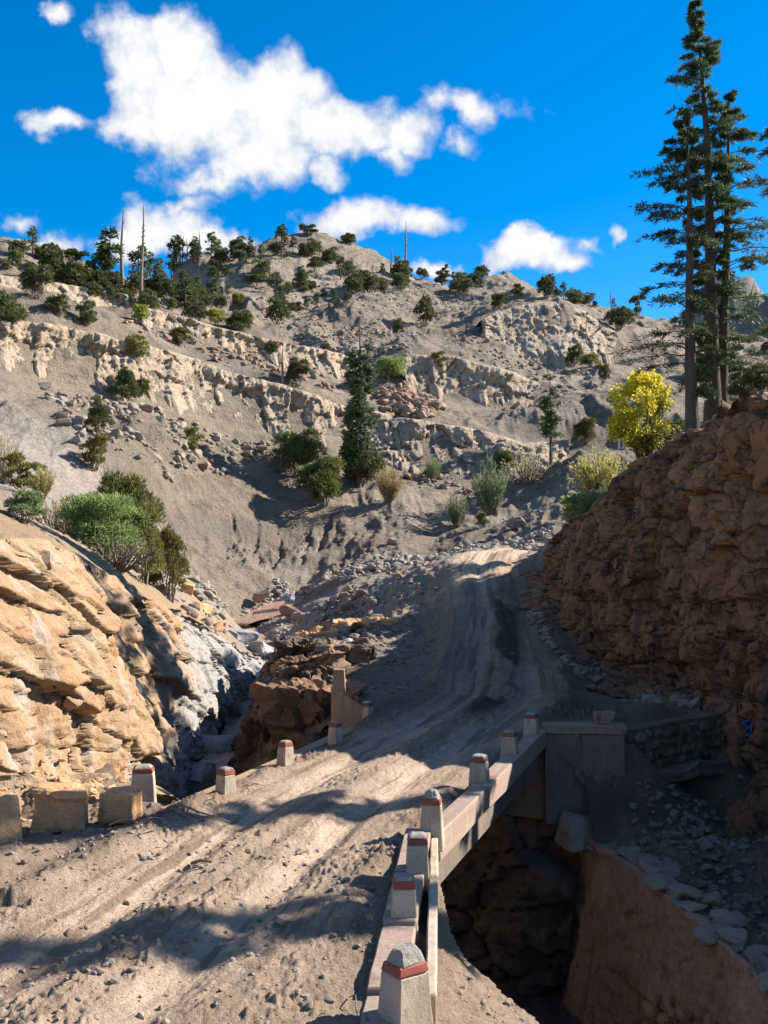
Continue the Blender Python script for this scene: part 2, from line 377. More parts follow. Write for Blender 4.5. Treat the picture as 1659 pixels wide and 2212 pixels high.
def water_mat(name, c, rough=.12):
    m, t, b, out = new_mat(name)
    g = t.n('ShaderNodeNewGeometry'); n = noise(t, g.outputs['Position'], 2.2, 4, .6); n2 = noise(t, g.outputs['Position'], 9, 3, .6)
    c2 = t.mix(t.ramp(n, .4, .7), c, tuple(x * .75 for x in c)); t.l(c2, b.inputs['Base Color'])
    b.inputs['Roughness'].default_value = rough; b.inputs['Specular IOR Level'].default_value = .5
    bump(t, b, t.math('ADD', n, t.math('MULTIPLY', n2, .7)), .8, .15)
water_mat('muddy_water', (.46, .29, .21), .08)
m, t, b, out = new_mat('blue_paint'); b.inputs['Base Color'].default_value = (.1, .26, .8, 1)
# ------------------------------------------------------------------ terrain heights
def pts(*a): return [P(*q) for q in a]
# rock bands of the hill: base line and top line as (u, v, distance)
BANDS = {
 'lower_left': ([(-60, 750, 96), (0, 765, 98), (65, 782, 101), (175, 802, 105), (240, 822, 107), (325, 838, 110), (420, 862, 115), (500, 887, 118), (575, 907, 120), (700, 940, 123), (770, 952, 126), (840, 958, 128)],
                [(-60, 680, 99), (30, 690, 101), (125, 702, 104), (210, 722, 108), (270, 738, 110), (325, 748, 113), (425, 777, 118), (500, 806, 121), (600, 829, 123), (660, 846, 124), (725, 872, 127), (840, 895, 131)]),
 'upper_left': ([(300, 690, 126), (370, 702, 129), (435, 716, 132), (500, 738, 135), (600, 760, 139), (680, 778, 143), (755, 795, 147)],
                [(310, 666, 128), (360, 676, 131), (450, 702, 134), (525, 722, 137), (625, 742, 141), (680, 752, 145), (755, 768, 149)]),
 'ridge_left': ([(-60, 628, 134), (0, 630, 136), (60, 634, 139), (120, 640, 142), (200, 650, 146), (270, 662, 150)],
                [(-60, 590, 137), (0, 595, 139), (60, 602, 142), (120, 612, 145), (200, 622, 149), (270, 640, 152)]),
 'mid_right': ([(872, 812, 143), (900, 824, 144), (960, 832, 145), (1030, 840, 146), (1090, 852, 147), (1150, 864, 148)],
               [(865, 775, 146), (890, 766, 147), (980, 771, 148), (1065, 792, 149), (1110, 806, 150), (1163, 830, 151)]),
 'bluff': ([(1045, 735, 178), (1070, 748, 178), (1140, 766, 177), (1180, 762, 178), (1265, 752, 180), (1320, 760, 184)],
           [(1040, 690, 184), (1075, 672, 188), (1155, 653, 191), (1210, 653, 191), (1262, 675, 192), (1335, 722, 190)]),
 'lower_right': ([(800, 985, 120), (870, 1000, 120), (950, 1010, 121), (1030, 1010, 122), (1085, 1000, 124), (1150, 1003, 126), (1230, 985, 129)],
                 [(790, 905, 127), (870, 903, 126), (930, 912, 126), (1000, 922, 126), (1055, 934, 127), (1125, 958, 129), (1230, 950, 133)]),
}
CP = []
LC_BASE = [(-9.6, 14, -.1), (-8.9, 18, 0), (-8.35, 22, -.1), (-7.7, 25.5, -.5), (-7.15, 28.5, -1.4), (-6.9, 32, -3.2), (-7.0, 36, -3.4), (-7.25, 44, -3.0), (-7.3, 52, -2.4), (-7.1, 60, -1.9), (-7.6, 66, -1.2)]
LC_TOP = [(-12.0, 13.5, 5.0), (-10.6, 19, 5.2)] + pts((0, 1162, 25.5), (80, 1162, 27), (170, 1198, 30.5), (250, 1248, 34.5), (330, 1298, 39), (420, 1338, 46), (500, 1393, 54), (560, 1432, 60)) + [(-8.8, 67, -.3)]
RC_BASE = [(9.3, 57, 4.2), (8.8, 50, 2.9), (8.8, 46, 1.4), (9.1, 41, .5), (10.1, 38, .2), (11.1, 35, .1), (11.2, 33, -.6), (11.9, 31, -1.6), (12.6, 27, -1.8), (12.2, 22, -1.8), (11.8, 17, -2.0), (11.5, 10, -2)]
RC_TOP = pts((1235, 1140, 58), (1250, 1112, 53), (1335, 1075, 49), (1395, 1030, 45), (1412, 985, 42), (1500, 940, 39), (1560, 912, 36.5), (1610, 890, 34.5), (1659, 862, 31.5)) + [(13.3, 25, 5.6), (12.9, 17, 3.6), (12.6, 10, 2.8)]
for _k in BANDS: BANDS[_k] = ([(u, v + 11, d) for u, v, d in BANDS[_k][0]], BANDS[_k][1])
CUTS = []          # plan outlines covered by rock faces
def rock_line(base, top, n, ob, ot, cut=.2):
    global CP
    B = resample(base, n); T = resample(top, n); d = T[:, :2] - B[:, :2]; d /= np.linalg.norm(d, axis=1)[:, None] + 1e-6
    CP += [(b[0] - e[0] * ob, b[1] - e[1] * ob, b[2] - .05) for b, e in zip(B, d)]
    CP += [(t[0] + e[0] * ot, t[1] + e[1] * ot, t[2]) for t, e in zip(T, d)]
    CUTS.append([(b[0] - e[0] * cut, b[1] - e[1] * cut) for b, e in zip(B, d)] + [(t[0] - e[0] * .1, t[1] - e[1] * .1) for t, e in zip(T, d)][::-1])
for b_, t_ in BANDS.values():
    rock_line([P(*q) for q in b_], [P(*q) for q in t_], 22, .5, .8)
rock_line(LC_BASE[:6], LC_TOP[:6], 20, .25, .5, .7)
def level_line(base, top, n):
    """keep the land level before the foot and behind the edge of a cliff"""
    global CP
    B = resample(base, n); T = resample(top, n); d = T[:, :2] - B[:, :2]; d /= np.linalg.norm(d, axis=1)[:, None] + 1e-6
    for k, dz in ((2.2, .25), (4.5, .5)): CP += [(t[0] + e[0] * k, t[1] + e[1] * k, t[2] + dz) for t, e in zip(T, d)]
    CP += [(b[0] - e[0] * 1.4, b[1] - e[1] * 1.4, b[2] - .05) for b, e in zip(B, d)]
level_line(RC_BASE[4:], RC_TOP[4:], 24)
_B = resample(LC_BASE, 40); _T = resample(LC_TOP, 40); CP += [tuple(t) for t in _T]
CUTS.append([tuple(b[:2]) for b in _B] + [tuple(t[:2]) for t in _T][::-1])
rock_line(RC_BASE, RC_TOP, 40, .3, .5, .75)
# left column to right column of the hill
CP += pts((-300, 1000, 66), (0, 1000, 72), (0, 900, 84), (-300, 780, 92), (-300, 690, 100), (-300, 620, 130), (0, 655, 118), (100, 660, 124), (200, 675, 132),
 (200, 1000, 82), (200, 900, 94), (330, 1000, 88), (350, 920, 98), (120, 860, 94), (330, 1120, 80), (400, 1190, 88), (420, 1080, 95),
 (500, 1205, 95), (560, 1150, 100), (600, 1000, 115), (650, 1080, 107.5), (500, 960, 112), (700, 1000, 117), (650, 1209, 96),
 (800, 1100, 107), (800, 1040, 114), (900, 1160, 100), (950, 1080, 111), (1000, 1140, 101), (1100, 1100, 107), (1150, 1060, 113),
 (400, 780, 120), (300, 720, 119), (500, 770, 127), (600, 800, 130), (700, 830, 134), (800, 860, 138), (860, 880, 135), (800, 800, 146), (900, 870, 136), (1000, 890, 137), (1100, 900, 138),
 (850, 720, 175), (760, 700, 180), (760, 745, 158), (600, 690, 165), (640, 720, 152), (500, 650, 172), (420, 660, 158), (350, 640, 160), (600, 640, 205), (500, 600, 222), (600, 590, 255), (700, 640, 215), (720, 580, 275), (800, 640, 230), (800, 590, 275),
 (950, 700, 185), (900, 660, 215), (950, 650, 235), (1000, 730, 168), (1040, 760, 163), (1000, 640, 255), (1100, 620, 255), (1060, 800, 155), (1200, 850, 145), (1150, 800, 163), (1200, 810, 160), (1180, 900, 135), (1250, 900, 137), (1250, 820, 158), (1200, 630, 250),
 (1250, 1000, 114), (1300, 800, 168), (1330, 900, 138), (1400, 1000, 106), (1400, 880, 140), (1400, 760, 190), (1300, 680, 235), (1400, 700, 232), (1550, 950, 108), (1550, 850, 158), (1550, 770, 205), (1659, 900, 128), (1659, 800, 185), (1900, 900, 150), (2100, 820, 220))
RIDGE = [(-300, 560, 155), (0, 552, 160), (60, 546, 163), (120, 560, 165), (170, 580, 168), (215, 600, 172), (300, 602, 192), (380, 570, 235), (440, 546, 265), (500, 528, 290), (560, 510, 315), (620, 504, 330), (700, 510, 332), (770, 525, 328), (850, 550, 318), (900, 574, 308), (960, 597, 300),
 (1020, 600, 305), (1052, 578, 322), (1090, 563, 330), (1135, 580, 318), (1190, 610, 305), (1290, 645, 285), (1400, 672, 268), (1500, 700, 262), (1659, 735, 250), (2000, 760, 240)]
for u, v, d in RIDGE:
    p = P(u, v, d); CP += [p, (p[0] * 1.12, p[1] * 1.12, p[2] - 7), (p[0] * 1.4, p[1] * 1.4, p[2] - 45)]
# valley floor, track, banks
CP += [(-4, 0, 3.1), (4, 0, 3.1), (-12, 0, 3.4), (12, 0, 3), (-4, 4, 1.8), (2, 4, 1.6), (-4, 7.5, .3), (0, 7.5, .3), (-10, 8, .7), (-14, 12, 1.2), (-4, 10, 0), (0, 10, 0), (-7, 12, .1), (-4, 14, 0), (0, 14, 0), (-7.5, 16, .05), (-3.5, 18, -.02),
       (.4, 17, 0), (-7.6, 19, .1), (-7.2, 22, .1), (-5.2, 21.5, -.15), (-6.4, 24, -.3), (-10, 17.5, .8), (-12, 19, 2), (3, 9.5, -.6), (2.1, 12.4, -1.0), (1.2, 12, -.45), (.95, 14.4, -.75), (5, 7, -.6), (8, 4, 1.5),
       (-6.2, 27, -1.0), (-6.9, 34, -1.2), (-7.0, 42, -2)]
CP += pts((-300, 1100, 24), (0, 1105, 33), (100, 1140, 37), (240, 1225, 42), (330, 1240, 54), (400, 1265, 62), (455, 1262, 70), (430, 1310, 60), (480, 1230, 88), (100, 1080, 55), (0, 1050, 58))
CP += [(-5.6, 62, -1.0), (-6.2, 66, -.7), (-8.5, 74, -.3)] + pts((480, 1342, 80), (540, 1322, 82), (600, 1303, 85), (640, 1295, 87), (560, 1290, 88), (500, 1300, 85), (480, 1380, 72), (420, 1335, 76))
CP += pts((590, 1450, 45), (570, 1520, 37), (640, 1335, 66), (720, 1395, 44), (720, 1482, 34.5), (850, 1420, 43), (880, 1500, 35), (800, 1360, 52), (900, 1325, 54), (700, 1312, 68), (960, 1205, 62), (930, 1245, 60), (850, 1240, 67), (780, 1270, 68),
          (600, 1262, 90), (850, 1212, 90), (750, 1235, 84), (1000, 1184, 87), (1150, 1162, 87), (1210, 1150, 80), (950, 1420, 42), (800, 1500, 34),
          (1180, 1300, 51), (1200, 1380, 45), (1300, 1440, 40), (1500, 1490, 36), (1560, 1537, 32.5), (1340, 1580, 28.9), (1185, 1580, 29), (1420, 1520, 34), (1300, 1500, 35), (750, 1540, 31.5))
CP += pts((1270, 1112, 60), (1400, 1000, 56), (1350, 1062, 68), (1200, 1160, 66), (1480, 945, 45), (1550, 915, 45), (1659, 880, 48))
CP += [(20, 45, 11.5), (20, 35, 12), (24, 55, 14), (18, 25, 7.4), (20, 15, 4.5), (28, 40, 15), (32, 28, 12), (18, 30, 9.8), (17, 8, 3.5)]
CP += [(5.8, 27.6, -2.6), (6.9, 17.5, -2.5), (8, 12.5, -2.5), (9, 20, -2.3), (10, 26, -2.1), (8.2, 28.7, -2.0), (10.7, 30.8, -1.6), (11.4, 20, -1.7), (6.2, 24, -2.6), (10.5, 14, -2), (11.8, 27, -1.5)]
CP = np.array(CP, float)
CPX = CP[:, :2]
_ok = [0]
for _i in range(1, len(CP)):
    if (np.hypot(*(CPX[_ok] - CPX[_i]).T)).min() > .3: _ok.append(_i)
CP = CP[_ok]; CPX = CP[:, :2]
def _kern(a, b): return np.sqrt(((a[:, None, :] - b[None, :, :]) ** 2).sum(-1) + .04)
_n = len(CP); _A = np.zeros((_n + 3, _n + 3)); _A[:_n, :_n] = _kern(CPX, CPX); _A[:_n, :_n] -= np.eye(_n) * .04
_A[:_n, _n] = 1; _A[:_n, _n + 1:] = CPX; _A[_n, :_n] = 1; _A[_n + 1:, :_n] = CPX.T
_W = np.linalg.solve(_A, np.r_[CP[:, 2], 0, 0, 0])
def rbf(x, y):
    sh = x.shape; x = x.ravel().astype(np.float64); y = y.ravel().astype(np.float64); o = np.empty(len(x))
    for s in range(0, len(x), 20000):
        q = slice(s, s + 20000)
        d = np.sqrt(np.maximum((x[q, None] - CPX[None, :, 0]) ** 2 + (y[q, None] - CPX[None, :, 1]) ** 2, 0) + .04)
        o[q] = d @ _W[:_n] + _W[_n] + _W[_n + 1] * x[q] + _W[_n + 2] * y[q]
    return o.reshape(sh)
ROAD = [(-4.6, 2), (-4.2, 7), (-3.3, 12), (-1.6, 19.3), (2.1, 30), (3.9, 34.5), (5.1, 43), (6.0, 52), (6.4, 59), (7.6, 64), (11, 67.5), (17, 69.5), (30, 71)]
_ra = np.r_[0, np.cumsum([math.hypot(b[0] - a[0], b[1] - a[1]) for a, b in zip(ROAD[:-1], ROAD[1:])])]
ROADZ = [2.3, .4, 0, 0, .02, .3, 1.1, 2.85, 4.4, 5.3, 5.6, 5.9, 6.5]
BR_N, BR_F = (.8, 17.8), (4.35, 28.6)         # right edge of the bridge
BL_N, BL_F = (-4.15, 20.1), (-.35, 31.0)      # left edge of the bridge
BRIDGE = [BR_N, BR_F, BL_F, BL_N]
GORGE = [(-7.3, 61), (-7.4, 42), (-7.2, 33), (-6.5, 27.5), (-5.5, 22.6), (-4.7, 21), (-4.15, 20.2), (.8, 17.8), (.95, 14.8), (2.05, 12.9), (3.5, 11.5), (6, 8.5), (8.5, 6), (9.3, 7), (8.3, 11), (6.7, 17.5), (5.5, 28.1), (4.5, 28.5), (-.35, 31), (-3.9, 33), (-4.4, 37), (-4.9, 45), (-5.3, 54), (-5.9, 62)]
def rbf_grid(x, y, k=3):
    """rbf on every k-th row and column of a grid, the rest interpolated"""
    nr, nc = x.shape
    r = np.unique(np.r_[np.arange(0, nr, k), nr - 1]); c = np.unique(np.r_[np.arange(0, nc, k), nc - 1])
    z = rbf(x[np.ix_(r, c)], y[np.ix_(r, c)])
    def up(a, idx, n):
        j = np.clip(np.searchsorted(idx, np.arange(n), 'right') - 1, 0, len(idx) - 2); t = (np.arange(n) - idx[j]) / (idx[j + 1] - idx[j])
        return a[j] * (1 - t)[:, None] + a[j + 1] * t[:, None]
    return up(up(z, r, nr).T, c, nc).T
BAND_LINES = [[P(*q)[:2] for q in b_] for b_, t_ in BANDS.values()]
RILLS = [[P(*q)[:2] for q in l] for l in ([(548, 1085, 104), (556, 1120, 100.5), (552, 1160, 97.5), (562, 1212, 95)], [(612, 1105, 102.5), (604, 1140, 99.5), (606, 1180, 97), (598, 1208, 95.5)], [(660, 1100, 103.5), (668, 1135, 100.5), (660, 1165, 98.5), (652, 1210, 95.5)], [(500, 1100, 101), (510, 1150, 97), (490, 1190, 95)], [(720, 1060, 107), (700, 1120, 102), (690, 1170, 98.5)])]
STREAM = [P(720, 1283, 95)[:2], P(640, 1296, 88)[:2], P(600, 1303, 85)[:2], P(540, 1322, 82)[:2], P(480, 1342, 80)[:2], (-9.8, 75), (-8.2, 70), (-7.0, 65), (-6.3, 60)]
def H0(x, y, detail=True):
    """height of the land without the gorge"""
    z = rbf_grid(x, y) if x.ndim == 2 else rbf(x, y)
    d, side, arc = poly_dist(x, y, ROAD)
    rz = np.interp(arc, _ra, ROADZ)
    w = 1 - ss(1.7, 4.2, d)
    z = z * (1 - w) + rz * w
    if not detail: return z
    far = ss(60, 95, np.hypot(x, y))
    near = 1 - far
    # ruts of the track, raised shoulders
    ruts = -.14 * (np.exp(-((side - .95) / .28) ** 2) + np.exp(-((side + .95) / .28) ** 2)) + .08 * np.exp(-(side / .4) ** 2)
    ruts += .22 * np.exp(-((side + 2.4) / .38) ** 2) * (.5 + .9 * np.clip(fbm(arc * .45, side * .8, 3, 5) + .3, 0, 1)) * (arc > 12) * (arc < 50)
    ruts += .3 * np.exp(-((side - 2.2) / .3) ** 2) * (.3 + fbm(arc * .8, side, 3, 6)) * (arc > 12) * (arc < 40)
    ruts += -.05 * np.exp(-((side - .3 - .25 * np.sin(arc * .35)) / .12) ** 2) - .04 * np.exp(-((side + 1.6 + .2 * np.sin(arc * .3 + 2)) / .1) ** 2)
    on = 1 - ss(2.6, 3.2, d)
    z = z + ruts * on * near
    amp = (.055 * on + .14 * (1 - on)) * near
    z = z + amp * fbm(x * .7, y * .7, 4, 11) * 1.2
    clod = np.clip(fbm(x * 2.3, y * 2.3, 4, 21, .6), 0, 1)
    patch = ss(.0, .35, fbm(x * .28, y * .28, 3, 31))
    z = z + near * clod * (.03 + .17 * patch) * (1 - .6 * np.exp(-((np.abs(side) - .95) / .3) ** 2) * on)
    z = z + near * .022 * fbm(x * 9, y * 9, 3, 41)
    if (y < 36).any() and near.max() > 0:
        _, f1, _ = worley(x * 3.1, y * 3.1, 421); _, f1b, _ = worley(x * 7.0, y * 7.0, 422)
        cm = near * np.clip(ss(.0, .3, fbm(x * .45, y * .45, 3, 423)) + .9 * np.exp(-((np.abs(side) - 2.35) / .5) ** 2) + .4 * np.exp(-((side - .05) / .4) ** 2) + 2.0 * (x > 5.3) * (y < 33), 0, 2.5) * (1 - .85 * np.exp(-((np.abs(side) - .95) / .3) ** 2) * on)
        z = z + cm * (.13 * np.clip(.34 - f1, 0, 1) + .13 * np.clip(.36 - f1b, 0, 1) + .05 * np.clip(fbm(x * 5, y * 5, 3, 424, .6), 0, 1))
    emb = near * ss(44, 50, y) * ss(76, 70, y) * ss(2.6, 3.6, d) * (x > -8)
    if emb.max() > 0:
        _, f1, _ = worley(x * 1.3, y * 1.3, 411); z = z + emb * (.5 * fbm(x * .45, y * .45, 4, 412, .6) + .5 * np.clip(.4 - f1, 0, 1))
    # stream bed
    sd_, _, _ = poly_dist(x, y, STREAM); z = z - .85 * np.exp(-(sd_ / 2.5) ** 2) * (y > 63)
    if far.max() > 0:
        bd = np.full(x.shape, 1e9)
        for bl_ in BAND_LINES: bd = np.minimum(bd, poly_dist(x, y, bl_)[0])
        far = far * (.1 + .9 * ss(1, 10, bd))
    for rl in RILLS:
        if far.max() > 0:
            rd, _, ra = poly_dist(x + .5 * fbm(x * .8, y * .8, 2, 161), y, rl); z = z - far * .4 * np.exp(-(rd / .24) ** 2) * ss(0, 3, ra)
    # hillside relief: rills, terracettes, outcrops
    wx = x + 4 * fbm(x * .03, y * .03, 3, 51); wy = y + 4 * fbm(x * .03 + 9, y * .03, 3, 52)
    ril = fbm(wx * .16, wy * .035, 4, 53, .55, True)
    z = z + far * (1.2 * fbm(x * .055, y * .04, 4, 54) + .75 * ril - .4)
    mid_ = far * ss(120, 170, np.hypot(x, y))
    z = z + mid_ * (1 - .7 * ss(230, 300, np.hypot(x, y))) * (5.0 * fbm(wx * .024, wy * .013, 4, 55, .45, True) - 1.6) + far * 1.3 * fbm(wx * .05, wy * .03, 3, 155, .45, True) - far * .5
    q = z / 4.2 + 1.6 * fbm(x * .02, y * .02, 4, 57); fr = q - np.floor(q)
    z = z + mid_ * (ss(.3, .7, fr) - fr) * 1.2 * ss(-.1, .4, fbm(x * .015 + 7, y * .015, 3, 59))
    z = z + far * .34 * fbm(x * .5, y * .42, 5, 56, .62)
    if far.max() > 0:
        _, f1, _ = worley(x * .75, y * .75, 401); _, f1b, _ = worley(x * 1.7, y * 1.7, 402)
        rp = ss(-.02, .3, fbm(x * .06, y * .06, 4, 403))
        z = z + far * rp * (1 - .55 * mid_) * (1.0 * np.clip(.36 - f1, 0, 1) + .5 * np.clip(.36 - f1b, 0, 1))
    rr_ = np.hypot(x, y); z = z - 1.3 * ss(125, 165, rr_) - 2.6 * ss(215, 290, rr_)
    out = np.clip(fbm(wx * .12, wy * .12, 4, 58, .55) - .12, 0, 1)
    z = z + far * out * 1.6
    return z
def hit(u, v, d0=8.0, d1=420.0):
    """first point of the land along the sight line through (u, v)"""
    q = np.array([P(u, v, 1.0)]); dx, dz = q[0, 0], q[0, 2] - CAMZ
    def march(a, b, n, det):
        d = np.exp(np.linspace(math.log(a), math.log(b), n)); x = dx * d; z = CAMZ + dz * d; g = H0(x, d, det); w_ = np.nonzero(z <= g)[0]
        k = int(w_[0]) if len(w_) else int(np.argmin((z - g) / d))
        return float(x[k]), float(d[k]), float(g[k])
    c = march(d0, d1, 320, False)[1]
    return march(max(d0, c * .93), c * 1.09, 110, True)

# ------------------------------------------------------------------ land meshes
def fan(d0, d1, nr, amax, nc):
    """rows by distance, columns by bearing; wider outside the view"""
    a = np.concatenate([np.linspace(-amax, -23, 60)[:-1], np.linspace(-23, 23, nc), np.linspace(23, amax, 60)[1:]])
    t = np.tan(np.radians(a)); d = np.exp(np.linspace(math.log(d0), math.log(d1), nr))
    Y = np.repeat(d[:, None], len(t), 1); X = Y * t[None, :]
    return X, Y
def build_ground():
    X, Y = fan(4.5, 82, 560, 48, 700)
    Z = H0(X, Y); nr, nc = X.shape
    cx = (X[:-1, :-1] + X[1:, 1:]) / 2; cy = (Y[:-1, :-1] + Y[1:, 1:]) / 2
    # inset the bridge deck so that its kerbs stand clear of the mud
    keep = ~in_poly(cx, cy, GORGE) | in_poly(cx, cy, BRIDGE)
    for c in CUTS: keep &= ~in_poly(cx, cy, c)
    zq = np.stack([Z[:-1, :-1], Z[1:, :-1], Z[:-1, 1:], Z[1:, 1:]]); keep &= ((zq.max(0) - zq.min(0)) < .35 + .012 * cy) | (np.minimum(poly_dist(cx, cy, [q[:2] for q in RC_BASE])[0], poly_dist(cx, cy, [q[:2] for q in LC_BASE])[0]) > 1.1)
    d, side, arc = poly_dist(X, Y, ROAD)
    rut = np.exp(-((np.abs(side) - .95) / .5) ** 2)
    on = 1 - ss(2.2, 3.3, d + .5 * fbm(X * .6, Y * .6, 3, 61))
    tr = np.clip(on * (.3 + .95 * rut * (fbm(X * .9, Y * .5, 3, 62) * .9 + .75)) + .25 * on * ss(-.1, .4, fbm(X * .4, Y * .4, 3, 67)), 0, 1)
    tr = np.maximum(tr, .9 * on * ss(53, 60, Y))
    gr = ss(.05, .4, fbm(X * .5, Y * .5, 3, 63)) * .5 * (1 - on) + ss(-4, -6, side) * ss(60, 66, Y) * .8
    gr = np.clip(gr + ss(28, 36, Y) * (1 - on) * .5, 0, 1)
    dark_soil = np.clip(ss(29, 34, Y) * ss(56, 49, Y) * on * np.exp(-((side - .05) / .5) ** 2) * ss(-.15, .15, fbm(X * .8, Y * .22, 3, 64) + .1) * 1.4, 0, 1)
    dark_soil = np.maximum(dark_soil, .75 * (1 - on) * in_poly(X, Y, [(5.4, 28.6), (6.6, 17), (8, 10), (14, 10), (14, 30), (10.8, 31.5)]) * (.6 + fbm(X * .7, Y * .7, 3, 65)))  # darker ground over the ravine terrace
    dark_soil = np.maximum(dark_soil, .5 * ss(1.9, 2.4, np.abs(side)) * ss(3.4, 2.8, np.abs(side)) * ss(14, 18, Y) * ss(40, 30, Y))
    dark_soil = np.clip(dark_soil + .3 * ss(28, 33, Y) * ss(58, 50, Y) * (X > -5), 0, 1)  # ground darker overall from the far bridge end to the rise
    me = mesh_np('ground', np.stack([X, Y, Z], -1).reshape(-1, 3), grid_faces(nr, nc, keep))
    add_attr(me, 'surf', np.stack([tr, gr, dark_soil], -1).reshape(-1, 3))
    dr, _, _ = poly_dist(X, Y, [q[:2] for q in RC_TOP]); db, _, _ = poly_dist(X, Y, [q[:2] for q in RC_BASE]); dl, _, _ = poly_dist(X, Y, [q[:2] for q in LC_TOP])
    nz = fbm(X * .5, Y * .5, 3, 66); brown = np.clip(np.maximum(ss(7, 2.5, dr + nz * 2) * (X > 7), ss(4.5, 1.0, db + nz * 1.5) * (Y > 29)), 0, 1)
    tan = np.clip(ss(5, 1.5, dl + nz * 2) * (X < -5) * ss(.2, 1.2, Z), 0, 1)
    add_attr(me, 'surf2', np.stack([brown, tan, np.clip(.5 + .9 * fbm(side * 3.2, arc * .16, 4, 68, .6), 0, 1)], -1).reshape(-1, 3))
    tag(link('ground', me, None, MATS['ground']), kind='structure')
def build_hill():
    X, Y = fan(80.5, 460, 520, 40, 720)
    Z = H0(X, Y); nr, nc = X.shape
    red = ss(102, 92, Y) * ss(-16, -4, X) * .9 * ss(-.3, .3, fbm(X * .12, Y * .3, 3, 71))
    pale = np.clip(ss(.1, .4, fbm(X * .08, Y * .08, 4, 72)) * .5 + ss(-20, -26, X) * ss(92, 80, Y) * .9, 0, 1)
    cx = (X[:-1, :-1] + X[1:, 1:]) / 2; cy = (Y[:-1, :-1] + Y[1:, 1:]) / 2; keep = None
    me = mesh_np('hillside', np.stack([X, Y, Z], -1).reshape(-1, 3), grid_faces(nr, nc, keep))
    add_attr(me, 'surf', np.stack([red, pale, red * 0], -1).reshape(-1, 3))
    tag(link('hillside', me, None, MATS['hillside']), kind='structure')
    # far range behind on the right, and land carrying on to the horizon
    a = np.radians(np.linspace(-75, 75, 420)); d = np.linspace(520, 2600, 46)
    D, A = np.meshgrid(d, a, indexing='ij'); X = D * np.tan(np.clip(A, -1.2, 1.2)) * .5; Y = D
    prof = ss(520, 900, D) * (1 - .75 * ss(1000, 1900, D))
    Z = -20 + prof * (195 + 60 * fbm(X * .004, Y * .004, 4, 81) + 26 * fbm(X * .02, Y * .02, 4, 82)) * (.42 + 1.0 * ss(60, 330, X))
    me = mesh_np('far_hills', np.stack([X, Y, Z], -1).reshape(-1, 3), grid_faces(*X.shape))
    tag(link('far_hills', me, None, MATS['far_hill']), kind='structure')
build_ground(); build_hill()

# ------------------------------------------------------------------ cliffs
def blocks(s, z, bw, bh, seed):
    """fractured courses: random offset of each block and distance to its joints (0 at the joint)"""
    r = z / bh + .5 * n2d(s / (bw * 5), z * 0, seed); ri = np.floor(r); rf = r - ri
    q = s / bw + hrand(ri, ri * 0, seed + 3) * 7; qi = np.floor(q)
    j0 = (hrand(qi, ri, seed + 5) - .5) * .6; qi = np.where(q - qi < .3 + j0 * .5, qi - 1, qi)
    c0 = qi + .3 + .5 * (hrand(qi, ri, seed + 5) - .5) * .6; c1 = qi + 1.3 + .5 * (hrand(qi + 1, ri, seed + 5) - .5) * .6
    e = np.minimum(np.minimum((q - c0) * bw, (c1 - q) * bw), np.minimum(rf, 1 - rf) * bh)
    tilt = (hrand(qi, ri, seed + 11) - .5) * (rf - .5) + (hrand(qi, ri, seed + 12) - .5) * (q - qi - .8)
    return hrand(qi, ri, seed + 9) - .5 + .8 * tilt, np.clip(e, 0, 1)
def plates(s, z, bw, bh, seed):
    """irregular fracture plates: tilted offset of each plate, distance to its edges"""
    x = s / bw; y = z / bh; ix = np.floor(x); iy = np.floor(y); f1 = np.full(x.shape, 9.0); f2 = f1.copy(); off = np.zeros(x.shape)
    for dx in (-1, 0, 1):
        for dy in (-1, 0, 1):
            cx = ix + dx; cy = iy + dy; qx = cx + .1 + .8 * hrand(cx, cy, seed); qy = cy + .1 + .8 * hrand(cx, cy, seed + 7)
            d = np.hypot(qx - x, qy - y)
            o = hrand(cx, cy, seed + 13) - .5 + (hrand(cx, cy, seed + 17) - .5) * 1.5 * (x - qx) + (hrand(cx, cy, seed + 19) - .65) * 1.3 * (y - qy)
            m = d < f1; f2 = np.where(m, f1, np.minimum(f2, d)); off = np.where(m, o, off); f1 = np.where(m, d, f1)
    return off, np.clip((f2 - f1) * min(bw, bh), 0, 1)
SHEETS = {}
